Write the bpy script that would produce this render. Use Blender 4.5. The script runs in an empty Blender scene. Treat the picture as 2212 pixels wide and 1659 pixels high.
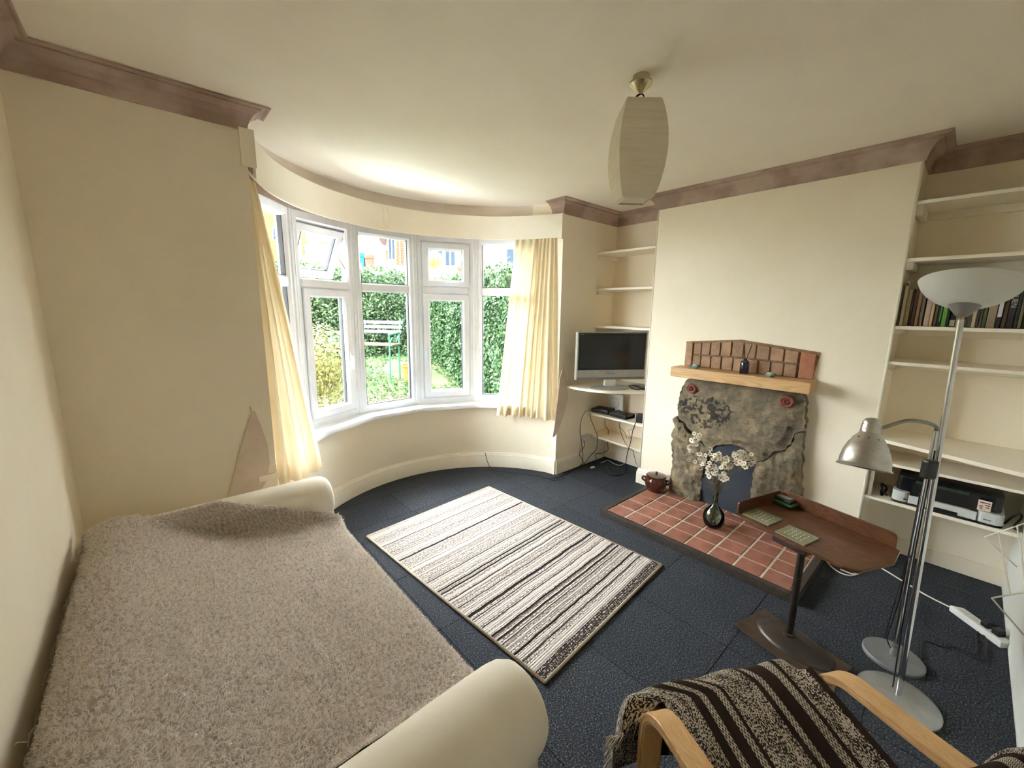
import bpy, bmesh, math, random
import numpy as np
from mathutils import Vector, Matrix, noise
random.seed(7)
SC = bpy.context.scene
COL = SC.collection
R_ = math.radians

# ------------------------------------------------------------------ camera
CAM_H = 1.6
F_PX = 874.9667
YAW, PITCH, ROLL = R_(41.64617), R_(10.25989), R_(0.798513)


def cam_axes():
    cy, sy, cp, sp = math.cos(YAW), math.sin(YAW), math.cos(PITCH), math.sin(PITCH)
    fwd = np.array([sy * cp, cy * cp, -sp]); right = np.array([cy, -sy, 0.0]); up = np.cross(right, fwd)
    cr, sr = math.cos(ROLL), math.sin(ROLL)
    return cr * right + sr * up, -sr * right + cr * up, fwd


AX_R, AX_U, AX_F = cam_axes()
cam_d = bpy.data.cameras.new('camera')
cam_d.sensor_width = 36.0; cam_d.sensor_fit = 'HORIZONTAL'; cam_d.lens = F_PX / 2212 * 36.0
cam_d.clip_start = 0.02; cam_d.clip_end = 200
cam = bpy.data.objects.new('camera', cam_d); COL.objects.link(cam)
mw = Matrix.Identity(4)
for i in range(3):
    mw[i][0] = AX_R[i]; mw[i][1] = AX_U[i]; mw[i][2] = -AX_F[i]
mw[2][3] = CAM_H
cam.matrix_world = mw
SC.camera = cam

# ------------------------------------------------------------------ light
SKY_STRENGTH = 4.0
SUN_STRENGTH = 0.7
world = bpy.data.worlds.new('overcast_sky'); SC.world = world
world.use_nodes = True
wb = world.node_tree.nodes['Background']
wb.inputs[0].default_value = (0.93, 0.965, 1.0, 1); wb.inputs[1].default_value = SKY_STRENGTH
sun_d = bpy.data.lights.new('hazy_sun', 'SUN'); sun_d.energy = SUN_STRENGTH; sun_d.angle = R_(12); sun_d.color = (1, 0.95, 0.86)
sun = bpy.data.objects.new('hazy_sun', sun_d); COL.objects.link(sun)
sun.rotation_euler = Vector((0.62, 0.55, -0.75)).to_track_quat('-Z', 'Y').to_euler()
SC.view_settings.view_transform = 'Standard'; SC.view_settings.look = 'None'
SC.view_settings.gamma = 1.0; SC.view_settings.use_curve_mapping = False
SC.view_settings.exposure = 3.25
SC.cycles.use_denoising = True
SC.cycles.max_bounces = 12; SC.cycles.diffuse_bounces = 12; SC.cycles.transparent_max_bounces = 16
SC.cycles.sample_clamp_indirect = 12.0


# ------------------------------------------------------------------ pixel -> place
def ray(px, py):
    return AX_R * ((px - 1106) / F_PX) - AX_U * ((py - 829.5) / F_PX) + AX_F


def onz(px, py, z): d = ray(px, py); return Vector((0, 0, CAM_H)) + Vector(d * ((z - CAM_H) / d[2]))
def onx(px, py, x): d = ray(px, py); return Vector((0, 0, CAM_H)) + Vector(d * (x / d[0]))
def ony(px, py, y): d = ray(px, py); return Vector((0, 0, CAM_H)) + Vector(d * (y / d[1]))
def atd(px, py, dep): return Vector((0, 0, CAM_H)) + Vector(ray(px, py) * dep)


# ------------------------------------------------------------------ materials
def hexc(h):
    h = h.lstrip('#')
    out = []
    for i in (0, 2, 4):
        c = int(h[i:i + 2], 16) / 255
        out.append(c / 12.92 if c <= 0.04045 else ((c + 0.055) / 1.055) ** 2.4)
    return (*out, 1)


class NT:
    def __init__(self, name):
        self.m = bpy.data.materials.new(name); self.m.use_nodes = True
        self.t = self.m.node_tree; self.bsdf = self.t.nodes['Principled BSDF']; self.out = self.t.nodes['Material Output']

    def n(self, typ, **kw):
        nd = self.t.nodes.new(typ)
        for k, v in kw.items():
            if k.startswith('i_'):
                nd.inputs[k[2:].replace('_', ' ')].default_value = v
            else:
                setattr(nd, k, v)
        return nd

    def l(self, a, b): self.t.links.new(a, b)

    def math(self, op, a, b=None, c=None):
        nd = self.n('ShaderNodeMath', operation=op)
        for i, v in enumerate((a, b, c)):
            if v is None: continue
            if hasattr(v, 'links'): self.l(v, nd.inputs[i])
            else: nd.inputs[i].default_value = v
        return nd.outputs[0]

    def ramp(self, fac, stops, interp='LINEAR'):
        nd = self.n('ShaderNodeValToRGB'); cr = nd.color_ramp; cr.interpolation = interp
        cv = lambda c: hexc(c) if isinstance(c, str) else ((c, c, c, 1) if not isinstance(c, tuple) else c)
        cr.elements[1].position = stops[-1][0]; cr.elements[1].color = cv(stops[-1][1])
        cr.elements[0].position = stops[0][0]; cr.elements[0].color = cv(stops[0][1])
        for p, c in stops[1:-1]:
            cr.elements.new(p).color = cv(c)
        self.l(fac, nd.inputs[0]); return nd.outputs[0]

    def coord(self, kind='Object'): return self.n('ShaderNodeTexCoord').outputs[kind]

    def mapped(self, vec, scale=(1, 1, 1), loc=(0, 0, 0), rot=(0, 0, 0)):
        nd = self.n('ShaderNodeMapping'); nd.inputs['Scale'].default_value = scale
        nd.inputs['Location'].default_value = loc; nd.inputs['Rotation'].default_value = rot
        self.l(vec, nd.inputs['Vector']); return nd.outputs[0]

    def noise(self, vec, scale, detail=4, rough=0.55, dist=0):
        nd = self.n('ShaderNodeTexNoise'); nd.inputs['Scale'].default_value = scale; nd.inputs['Detail'].default_value = detail
        nd.inputs['Roughness'].default_value = rough; nd.inputs['Distortion'].default_value = dist
        self.l(vec, nd.inputs['Vector']); return nd.outputs['Fac']

    def mix(self, fac, a, b, blend='MIX'):
        nd = self.n('ShaderNodeMix', data_type='RGBA', blend_type=blend)
        if hasattr(fac, 'links'): self.l(fac, nd.inputs[0])
        else: nd.inputs[0].default_value = fac
        for i, v in ((6, a), (7, b)):
            if hasattr(v, 'links'): self.l(v, nd.inputs[i])
            else: nd.inputs[i].default_value = hexc(v) if isinstance(v, str) else v
        return nd.outputs[2]

    def bump(self, h, strength=0.3, dist=0.01):
        nd = self.n('ShaderNodeBump'); nd.inputs['Strength'].default_value = strength; nd.inputs['Distance'].default_value = dist
        self.l(h, nd.inputs['Height']); self.l(nd.outputs[0], self.bsdf.inputs['Normal'])

    def base(self, c): self.l(c, self.bsdf.inputs['Base Color'])


MATS = {}


def M(name, c, c2=None, rough=0.6, scale=12, detail=4, bump=0.0, bscale=None, bdist=0.004, metal=0.0, spec=0.5, lo=0.35, hi=0.65, stretch=(1, 1, 1), coat=0.0, rand=0.0):
    if name in MATS: return MATS[name]
    t = NT(name); b = t.bsdf
    b.inputs['Roughness'].default_value = rough; b.inputs['Metallic'].default_value = metal
    b.inputs['Specular IOR Level'].default_value = spec; b.inputs['Coat Weight'].default_value = coat
    co = t.mapped(t.coord(), stretch)
    f = t.noise(co, scale, detail)
    colr = t.ramp(f, [(lo, c), (hi, c2 or c)])
    if rand:
        oi = t.n('ShaderNodeObjectInfo')
        hs = t.n('ShaderNodeHueSaturation'); t.l(colr, hs.inputs['Color'])
        t.l(t.math('MULTIPLY_ADD', oi.outputs['Random'], rand * 2, 1 - rand), hs.inputs['Value']); colr = hs.outputs[0]
    t.base(colr)
    if bump:
        t.bump(t.noise(co, bscale or scale * 3, 5), bump, bdist)
    MATS[name] = t.m
    return t.m


wall_m = M('cream_emulsion', '#f1e8d5', '#eee4cf', rough=0.85, scale=3, bump=0.12, bscale=60, bdist=0.002)
ceil_m = M('ceiling_emulsion', '#f1eadd', '#ede5d6', rough=0.9, scale=2, bump=0.1, bscale=40, bdist=0.002)
mauve_m = M('bare_mauve_plaster', '#a08a80', '#94796b', rough=0.85, scale=4, lo=0.4, hi=0.6, bump=0.1, bscale=50, bdist=0.002)
shelf_m = M('cream_gloss_board', '#efe7d7', '#ebe2d0', rough=0.45, scale=6, bump=0.05, bscale=40)
skirt_m = M('cream_gloss_skirting', '#efe8d8', '#ebe3d1', rough=0.4, scale=5)
upvc_m = M('white_upvc', '#f0f4fb', '#e9eef6', rough=0.3, scale=8)
sill_m = M('white_sill', '#eef1f6', '#e8ecf2', rough=0.3, scale=8)
gasket_m = M('black_gasket', '#2c2f33', rough=0.6)
steel_m = M('brushed_steel', '#c9c6c0', '#b9b6af', rough=0.33, metal=1.0, scale=30, stretch=(1, 1, 12))
chrome_m = M('chrome_tube', '#cfd0d2', '#c4c4c4', rough=0.16, metal=1.0)
dullgrey_m = M('grey_painted_steel', '#8b8d8e', '#7f8182', rough=0.5, metal=0.35)
black_m = M('black_plastic', '#101113', '#17181a', rough=0.4)
cable_m = M('black_cable', '#14110f', '#1c1916', rough=0.55)
wcable_m = M('white_cable', '#ded9cf', '#d2ccc0', rough=0.5)
whitep_m = M('white_plastic', '#dcdcd8', '#d3d3cd', rough=0.4)
bed_m = M('grout', '#d6cdbd', '#c6bba8', rough=0.9, scale=30, bump=0.3, bscale=120)
edge_m = M('dark_timber_edging', '#40362f', '#2f2823', rough=0.6, scale=8, stretch=(1, 6, 6), bump=0.15)
terra_m = M('terracotta_tile', '#a06c5a', '#8a5849', rough=0.55, scale=9, bump=0.12, bscale=60, rand=0.12)
brick_m = M('aged_brick', '#ab8b70', '#91735a', rough=0.85, scale=22, bump=0.5, bscale=50, rand=0.12)
brickred_m = M('orange_red_brick', '#ad775c', '#9c674e', rough=0.85, scale=22, bump=0.4, bscale=50)
mortar_m = M('brown_mortar', '#977859', '#7c5f47', rough=0.95, scale=40, bump=0.5)
slate_m = M('dark_slate_board', '#2b313c', '#252a33', rough=0.7, scale=6)
rosette_m = M('red_terracotta_rosette', '#8c4a3a', '#6d3427', rough=0.6, scale=40, bump=0.4)
glaze_m = M('brown_salt_glaze', '#4a1f10', '#3a170b', rough=0.12, scale=10, coat=0.6)
iron_m = M('rusty_iron', '#57473b', '#43362d', rough=0.55, metal=0.35, scale=14, bump=0.2)
pole_m = M('worn_dark_pole', '#2d2522', '#5b4636', rough=0.4, metal=0.3, scale=16, lo=0.55, hi=0.72)
cotton_m = M('cream_cotton_cover', '#eee7da', '#eae2d4', rough=0.9, scale=5, bump=0.25, bscale=9, bdist=0.008)
plaster_m = M('beige_stiff_fabric', '#ddccbb', '#d2bfab', rough=0.9, scale=7, bump=0.1)
green_m = M('green_plastic', '#3f8f35', '#37802f', rough=0.4)
cobalt_m = M('cobalt_glass', '#0c0a2e', '#090726', rough=0.08, coat=1.0)
reed_m = M('brown_reed', '#4a2d1d', rough=0.8)
brass_m = M('antique_brass', '#d3caae', '#c4b998', rough=0.25, metal=1.0)


def wood(name, c1, c2, axis, rough=0.5, scale=5, coat=0.0, rings=9):
    t = NT(name); t.bsdf.inputs['Roughness'].default_value = rough; t.bsdf.inputs['Coat Weight'].default_value = coat
    s = [1.0, 1.0, 1.0]; s[axis] = 0.12
    co = t.mapped(t.coord(), tuple(s))
    w = t.n('ShaderNodeTexNoise'); w.inputs['Scale'].default_value = scale * 2; w.inputs['Distortion'].default_value = 1.2; t.l(co, w.inputs['Vector'])
    g = t.math('FRACT', t.math('MULTIPLY', w.outputs['Fac'], rings))
    fine = t.noise(co, scale * 24, 3)
    f = t.math('ADD', t.math('MULTIPLY', t.math('PINGPONG', g, 0.5), 0.9), t.math('MULTIPLY', fine, 0.55))
    t.base(t.ramp(f, [(0.2, c1), (0.85, c2)])); t.bump(fine, 0.06, 0.002)
    MATS[name] = t.m; return t.m


oak_m = wood('oiled_oak', '#d3ae7c', '#b58d5c', 1, 0.5)
birch_m = wood('lacquered_birch', '#d6a566', '#bf8a4c', 1, 0.35, coat=0.3)
mahog_m = wood('worn_mahogany', '#6c4022', '#3d2312', 1, 0.42, scale=7, coat=0.15)


def carpet():
    t = NT('navy_fleck_carpet'); t.bsdf.inputs['Roughness'].default_value = 0.95; t.bsdf.inputs['Specular IOR Level'].default_value = 0.15
    g = t.n('ShaderNodeNewGeometry').outputs['Position']
    f = t.noise(g, 150, 2, 0.75)
    big = t.noise(g, 3.5, 3)
    c = t.ramp(f, [(0.30, '#1b1c1f'), (0.47, '#303237'), (0.58, '#464a52'), (0.72, '#7b7f86')])
    oi = t.n('ShaderNodeObjectInfo')
    hs = t.n('ShaderNodeHueSaturation'); t.l(c, hs.inputs['Color'])
    t.l(t.math('ADD', t.math('MULTIPLY_ADD', oi.outputs['Random'], 0.22, 0.76), t.math('MULTIPLY', big, 0.25)), hs.inputs['Value'])
    t.base(hs.outputs[0]); t.bump(f, 0.7, 0.004)
    return t.m


carpet_m = carpet()


def rug_mat():
    t = NT('striped_rug_weave'); t.bsdf.inputs['Roughness'].default_value = 0.95; t.bsdf.inputs['Specular IOR Level'].default_value = 0.1
    sep = t.n('ShaderNodeSeparateXYZ'); co = t.coord(); t.l(co, sep.inputs[0])
    x, y = sep.outputs[0], sep.outputs[1]
    wob = t.math('MULTIPLY', t.math('SUBTRACT', t.noise(t.mapped(co, (7, 1.5, 1)), 1.0, 2), 0.5), 0.02)
    v = t.math('ADD', y, wob)
    L = 1.63
    vn = t.math('DIVIDE', t.math('SUBTRACT', L / 2, v), L)          # 0 far end, 1 near end
    lines = [(0.196, 0.007), (0.415, 0.012), (0.719, 0.006), (0.832, 0.013), (0.865, 0.012), (0.938, 0.006), (1.013, 0.009), (1.099, 0.02), (1.134, 0.008),
             (1.208, 0.007), (1.28, 0.013), (1.32, 0.009), (1.355, 0.010), (1.436, 0.010), (1.491, 0.009), (1.54, 0.008)]
    stops = [(0.0, 0.0)]
    for p, w in lines[:15]:
        stops += [((p - w / 2) / L, 1.0), ((p + w / 2) / L, 0.0)]
    solid = t.ramp(vn, stops[:31], 'CONSTANT')
    cm = t.n('ShaderNodeCombineXYZ'); t.l(v, cm.inputs[1])
    n1 = t.noise(t.mapped(cm.outputs[0], (1, 90, 1)), 1.0, 2, 0.6)             # thin stripes
    cm2 = t.n('ShaderNodeCombineXYZ'); t.l(x, cm2.inputs[0]); t.l(v, cm2.inputs[1])
    dash = t.noise(t.mapped(cm2.outputs[0], (120, 220, 1)), 1.0, 1, 0.5)          # broken loops
    thin = t.math('MULTIPLY', t.math('GREATER_THAN', n1, 0.55), t.math('GREATER_THAN', dash, 0.41))
    tall = t.noise(t.mapped(cm2.outputs[0], (190, 70, 1), (3, 9, 0)), 1.0, 2, 0.6)
    zone = t.math('GREATER_THAN', t.noise(t.mapped(cm.outputs[0], (1, 16, 1), (0, 4.3, 0)), 1.0, 1), 0.49)
    speck = t.math('MULTIPLY', t.math('GREATER_THAN', tall, 0.53), zone)
    grow = t.math('MULTIPLY_ADD', vn, 0.3, 0.7)
    tot = t.math('MAXIMUM', solid, t.math('MULTIPLY', t.math('MAXIMUM', t.math('MULTIPLY', thin, 0.8), t.math('MULTIPLY', speck, 0.75)), grow))
    edge = t.math('GREATER_THAN', vn, 0.962)
    tot = t.math('MAXIMUM', tot, t.math('MULTIPLY', edge, t.math('MULTIPLY', t.math('GREATER_THAN', tall, 0.42), 0.95)))
    c = t.ramp(tot, [(0.0, '#d3ccc7'), (0.45, '#8f817a'), (1.0, '#2d2323')])
    fine = t.noise(t.mapped(co, (160, 160, 1)), 1.0, 2)
    t.base(t.mix(t.math('MULTIPLY', fine, 0.35), c, '#c9c0b8', 'MULTIPLY'))
    rib = t.n('ShaderNodeTexWave'); rib.inputs['Scale'].default_value = 26; rib.bands_direction = 'Y'; t.l(co, rib.inputs['Vector'])
    t.bump(t.math('ADD', rib.outputs['Fac'], fine), 0.5, 0.004)
    return t.m


rug_m = rug_mat()


def chair_throw_mat():
    t = NT('brown_striped_weave'); t.bsdf.inputs['Roughness'].default_value = 0.95; t.bsdf.inputs['Specular IOR Level'].default_value = 0.1
    sep = t.n('ShaderNodeSeparateXYZ'); co = t.coord('UV'); t.l(co, sep.inputs[0]); u, v = sep.outputs[0], sep.outputs[1]
    band = t.ramp(u, [(0, 0.5), (0.19, 0.0), (0.24, 1.0), (0.28, 0.0), (0.345, 1.0), (0.385, 0.0), (0.41, 0.5), (0.61, 0.0), (0.645, 1.0), (0.685, 0.0), (0.775, 1.0), (0.825, 0.0), (0.855, 0.5), (0.97, 0.0)], 'CONSTANT')
    # zigzag rows
    zig = t.math('FRACT', t.math('ADD', t.math('MULTIPLY', v, 130), t.math('MULTIPLY', t.math('PINGPONG', t.math('MULTIPLY', u, 60), 0.5), 1.6)))
    zigm = t.math('MULTIPLY', t.math('GREATER_THAN', zig, 0.42), t.math('GREATER_THAN', band, 0.9))
    pn = t.noise(t.mapped(co, (150, 300, 1)), 1.0, 1, 0.5)
    blocks = t.noise(t.mapped(co, (26, 44, 1)), 1.0, 0, 0.5)
    pat = t.math('GREATER_THAN', t.math('ADD', t.math('MULTIPLY', pn, 0.85), t.math('MULTIPLY', blocks, 0.2)), 0.53)
    isp = t.math('COMPARE', band, 0.5, 0.3)
    isp = t.math('MULTIPLY', t.math('GREATER_THAN', band, 0.2), t.math('LESS_THAN', band, 0.8))
    m = t.math('MAXIMUM', zigm, t.math('MULTIPLY', isp, pat))
    fine = t.noise(t.mapped(co, (300, 420, 1)), 1.0, 2)
    c = t.mix(m, '#33261f', '#cfc4b2')
    t.base(t.mix(t.math('MULTIPLY', fine, 0.6), c, '#8a8078', 'MULTIPLY')); t.bump(fine, 0.6, 0.004)
    return t.m


cthrow_m = chair_throw_mat()


def stone_mat():
    t = NT('weathered_gritstone'); t.bsdf.inputs['Roughness'].default_value = 0.9
    g = t.n('ShaderNodeNewGeometry').outputs['Position']
    n = t.noise(g, 7, 8, 0.72)
    c = t.ramp(n, [(0.25, '#4c453b'), (0.40, '#716757'), (0.52, '#8a7d66'), (0.62, '#a18f72'), (0.72, '#bda884')])
    # dark mineral film with torn edges over part of the lintel slab
    sep = t.n('ShaderNodeSeparateXYZ'); t.l(g, sep.inputs[0])
    dy = t.math('DIVIDE', t.math('SUBTRACT', sep.outputs[1], 1.33), 0.30); dz = t.math('DIVIDE', t.math('SUBTRACT', sep.outputs[2], 0.83), 0.17)
    rad = t.math('ADD', t.math('POWER', dy, 2), t.math('POWER', dz, 2))
    film = t.noise(t.mapped(g, (1, 1, 1), rot=(R_(35), 0, 0)), 24, 4, 0.6, 0.6)
    fm = t.math('MULTIPLY', t.math('GREATER_THAN', film, 0.5), t.math('LESS_THAN', t.math('ADD', rad, t.math('MULTIPLY', t.noise(g, 9, 3), 1.6)), 1.35))
    t.base(t.mix(t.math('MULTIPLY', fm, 0.85), c, '#2c2a28'))
    t.bump(t.noise(g, 30, 8, 0.75), 1.0, 0.02)
    return t.m


stone_m = stone_mat()


def translucent(name, c1, c2, amount, rough=0.9, scale=40, stretch=(1, 1, 1), bump=0.2):
    t = NT(name)
    co = t.mapped(t.coord(), stretch)
    colr = t.ramp(t.noise(co, scale, 4), [(0.3, c1), (0.7, c2)])
    t.base(colr); t.bsdf.inputs['Roughness'].default_value = rough; t.bsdf.inputs['Specular IOR Level'].default_value = 0.2
    tr = t.n('ShaderNodeBsdfTranslucent'); t.l(colr, tr.inputs['Color'])
    mx = t.n('ShaderNodeMixShader'); mx.inputs[0].default_value = amount
    t.l(t.bsdf.outputs[0], mx.inputs[1]); t.l(tr.outputs[0], mx.inputs[2]); t.l(mx.outputs[0], t.out.inputs[0])
    t.bump(t.noise(co, scale * 2, 3), bump, 0.003)
    return t.m


curtain_m = translucent('cream_cotton_curtain', '#efe3c8', '#e9dbbb', 0.33, scale=6)
paper_m = translucent('crinkled_paper', '#eee7d8', '#e6dccb', 0.30, scale=7, stretch=(0.6, 0.6, 16), bump=0.6)
opal_m = translucent('opal_glass', '#e6e6e2', '#e0e0da', 0.25, rough=0.25, scale=5, bump=0.0)


def glass_mat(name, tint, fres=1.45, rough=0.0):
    t = NT(name)
    tp = t.n('ShaderNodeBsdfTransparent'); tp.inputs[0].default_value = hexc(tint)
    gl = t.n('ShaderNodeBsdfGlossy'); gl.inputs['Roughness'].default_value = rough
    fr = t.n('ShaderNodeFresnel'); fr.inputs[0].default_value = fres
    nz = t.noise(t.coord(), 3, 2)
    mx = t.n('ShaderNodeMixShader'); t.l(t.math('MULTIPLY', fr.outputs[0], t.math('MULTIPLY_ADD', nz, 0.1, 0.95)), mx.inputs[0])
    t.l(tp.outputs[0], mx.inputs[1]); t.l(gl.outputs[0], mx.inputs[2]); t.l(mx.outputs[0], t.out.inputs[0])
    return t.m


pane_m = glass_mat('window_glass', '#fbfdfc', 1.12)
bottle_m = glass_mat('green_tinted_glass', '#dbe8e0', 1.45)
plate_m = M('greenish_plate_glass', '#8b8b70', '#7d7c62', rough=.12, spec=.6)


# ------------------------------------------------------------------ mesh helpers
WM = {}


class MB:
    def __init__(self): self.v = []; self.f = []; self.uv = None

    def add(self, vs, fs):
        b = len(self.v); self.v += [Vector(p) for p in vs]; self.f += [tuple(i + b for i in f) for f in fs]; return self

    def box(self, x0, x1, y0, y1, z0, z1):
        return self.add([(x0, y0, z0), (x1, y0, z0), (x1, y1, z0), (x0, y1, z0), (x0, y0, z1), (x1, y0, z1), (x1, y1, z1), (x0, y1, z1)],
                        [(0, 3, 2, 1), (4, 5, 6, 7), (0, 1, 5, 4), (1, 2, 6, 5), (2, 3, 7, 6), (3, 0, 4, 7)])

    def obox(self, o, u, v, w):
        o, u, v, w = map(Vector, (o, u, v, w))
        return self.add([o, o + u, o + u + v, o + v, o + w, o + u + w, o + u + v + w, o + v + w],
                        [(0, 3, 2, 1), (4, 5, 6, 7), (0, 1, 5, 4), (1, 2, 6, 5), (2, 3, 7, 6), (3, 0, 4, 7)])

    def prism(self, poly, off):
        n = len(poly); off = Vector(off); p = [Vector(q) for q in poly]
        return self.add(p + [q + off for q in p], [tuple(range(n))[::-1], tuple(range(n, 2 * n))] + [(i, (i + 1) % n, n + (i + 1) % n, n + i) for i in range(n)])

    def tube(self, pts, r, seg=8, flat=None, caps=True):
        pts = [Vector(p) for p in pts]; rs = r if isinstance(r, (list, tuple)) else [r] * len(pts)
        vs = []; up = Vector((0, 0, 1)); prev = None
        for i, p in enumerate(pts):
            d = (pts[min(i + 1, len(pts) - 1)] - pts[max(i - 1, 0)])
            d = d.normalized() if d.length > 1e-9 else Vector((0, 0, 1))
            if prev is None:
                a = d.cross(up) if abs(d.dot(up)) < 0.95 else d.cross(Vector((1, 0, 0)))
            else:
                a = prev - d * prev.dot(d)
            a.normalize(); prev = a; b = d.cross(a)
            for k in range(seg):
                t = 2 * math.pi * k / seg
                vs.append(p + a * (math.cos(t) * rs[i]) + b * (math.sin(t) * rs[i]))
        fs = [(i * seg + k, i * seg + (k + 1) % seg, (i + 1) * seg + (k + 1) % seg, (i + 1) * seg + k) for i in range(len(pts) - 1) for k in range(seg)]
        if caps: fs += [tuple(range(seg))[::-1], tuple(range((len(pts) - 1) * seg, len(pts) * seg))]
        return self.add(vs, fs)

    def lathe(self, prof, c=(0, 0, 0), seg=32, mat=None, sx=1, sy=1):
        c = Vector(c); vs = []
        for r, z in prof:
            for k in range(seg):
                t = 2 * math.pi * k / seg
                p = Vector((r * math.cos(t) * sx, r * math.sin(t) * sy, z))
                vs.append((mat @ p if mat else p) + c)
        n = len(prof)
        fs = [(i * seg + k, i * seg + (k + 1) % seg, (i + 1) * seg + (k + 1) % seg, (i + 1) * seg + k) for i in range(n - 1) for k in range(seg)]
        if prof[0][0] > 1e-6: fs.append(tuple(range(seg))[::-1])
        if prof[-1][0] > 1e-6: fs.append(tuple(range((n - 1) * seg, n * seg)))
        return self.add(vs, fs)

    def grid(self, pts, closed_v=False):
        nu, nv = len(pts), len(pts[0]); vs = [p for row in pts for p in row]
        fs = []
        for i in range(nu - 1):
            for j in range(nv if closed_v else nv - 1):
                j2 = (j + 1) % nv
                fs.append((i * nv + j, i * nv + j2, (i + 1) * nv + j2, (i + 1) * nv + j))
        return self.add(vs, fs)

    def build(self, name, mat, parent=None, smooth=False, bevel=0.0, bseg=2, label=None, cat=None, group=None, kind=None, thick=0.0, loc=None):
        me = bpy.data.meshes.new(name)
        vs = self.v
        if parent is not None:
            inv = WM[parent.name].inverted(); vs = [inv @ p for p in vs]; m_loc = None
        else:
            if loc is None:
                xs = [p.x for p in vs]; ys = [p.y for p in vs]
                loc = Vector(((min(xs) + max(xs)) / 2, (min(ys) + max(ys)) / 2, min(p.z for p in vs)))
            vs = [p - Vector(loc) for p in vs]
        me.from_pydata([tuple(p) for p in vs], [], self.f)
        bm = bmesh.new(); bm.from_mesh(me)
        bmesh.ops.remove_doubles(bm, verts=bm.verts, dist=1e-6)
        if bevel:
            bmesh.ops.recalc_face_normals(bm, faces=bm.faces)
            ed = [e for e in bm.edges if len(e.link_faces) == 2 and e.calc_face_angle(0) > 0.5]
            bmesh.ops.bevel(bm, geom=ed, offset=bevel, segments=bseg, profile=0.6, affect='EDGES', clamp_overlap=True)
        if thick:
            bmesh.ops.solidify(bm, geom=bm.faces[:], thickness=thick)
        bmesh.ops.recalc_face_normals(bm, faces=bm.faces)
        bm.to_mesh(me); bm.free()
        if smooth:
            for p in me.polygons: p.use_smooth = True
            if smooth != 'all':
                try: me.set_sharp_from_angle(angle=R_(smooth if smooth is not True else 40))
                except Exception: pass
        o = bpy.data.objects.new(name, me); COL.objects.link(o)
        me.materials.append(mat)
        if parent is not None:
            o.parent = parent; WM[o.name] = WM[parent.name].copy()
        else:
            o.location = loc; WM[o.name] = Matrix.Translation(loc)
        tag(o, label, cat, group, kind)
        return o


def tag(o, label=None, cat=None, group=None, kind=None):
    for k, v in (('label', label), ('category', cat), ('group', group), ('kind', kind)):
        if v: o[k] = v
    return o


def thing(name, label, cat, loc, rz=0.0, group=None, kind=None):
    o = bpy.data.objects.new(name, None); COL.objects.link(o); o.empty_display_size = 0.05
    o.location = loc; o.rotation_euler = (0, 0, rz)
    WM[o.name] = Matrix.Translation(Vector(loc)) @ Matrix.Rotation(rz, 4, 'Z')
    return tag(o, label, cat, group, kind)


def copy_part(src, parent, loc_world, rz=0.0, scale=None):
    o = src.copy(); COL.objects.link(o); o.parent = parent
    m = (WM[parent.name].inverted() if parent else Matrix.Identity(4)) @ Matrix.Translation(Vector(loc_world)) @ Matrix.Rotation(rz, 4, 'Z')
    o.matrix_local = m
    if scale: o.scale = scale
    WM[o.name] = (WM[parent.name] if parent else Matrix.Identity(4)) @ m
    return o


def smooth_path(pts, n=8):
    pts = [Vector(p) for p in pts]; out = []
    P = [pts[0] * 2 - pts[1]] + pts + [pts[-1] * 2 - pts[-2]]
    for i in range(1, len(P) - 2):
        for k in range(n):
            t = k / n; a, b, c, d = P[i - 1], P[i], P[i + 1], P[i + 2]
            out.append(0.5 * ((2 * b) + (c - a) * t + (2 * a - 5 * b + 4 * c - d) * t * t + (-a + 3 * b - 3 * c + d) * t ** 3))
    out.append(pts[-1]); return out


def lerp(a, b, t): return a + (b - a) * t


def text_mesh(body, size, depth=0.0006):
    cu = bpy.data.curves.new('lettering', 'FONT'); cu.body = body; cu.size = size; cu.extrude = depth; cu.align_x = 'CENTER'; cu.align_y = 'CENTER'
    o = bpy.data.objects.new('lettering_tmp', cu); COL.objects.link(o)
    dg = bpy.context.evaluated_depsgraph_get(); me = o.evaluated_get(dg).to_mesh()
    vs = [v.co.copy() for v in me.vertices]; fs = [tuple(p.vertices) for p in me.polygons]
    o.evaluated_get(dg).to_mesh_clear(); bpy.data.objects.remove(o); bpy.data.curves.remove(cu)
    return vs, fs


def lettering(name, body, size, origin, right, up, mat, parent):
    vs, fs = text_mesh(body, size); r, u = Vector(right).normalized(), Vector(up).normalized(); n = r.cross(u)
    return MB().add([Vector(origin) + r * p.x + u * p.y + n * p.z for p in vs], fs).build(name, mat, parent)


# ================================================================== SETTING
XL, YB, YW, XC, XA, ZC = -0.327, -0.335, 2.5626, 3.3447, 3.6914, 2.57
YC0, YC1 = 0.317, 1.917            # chimney breast
BX0, BX1 = 0.46, 2.87              # bay opening
BC = Vector((1.665, 2.175, 0)); BR = 1.28


def bay(ang, r, z=0.0): a = R_(ang); return Vector((BC.x + r * math.sin(a), BC.y + r * math.cos(a), z))


def arc_wall(r0, r1, a0, a1, z0, z1, n=48):
    mb = MB(); rows = []
    for i in range(n + 1):
        a = a0 + (a1 - a0) * i / n
        rows.append([bay(a, r0, z0), bay(a, r0, z1), bay(a, r1, z1), bay(a, r1, z0)])
    mb.grid(rows, True)
    mb.f += [(0, 1, 2, 3), tuple(4 * n + k for k in (3, 2, 1, 0))]
    return mb


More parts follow.
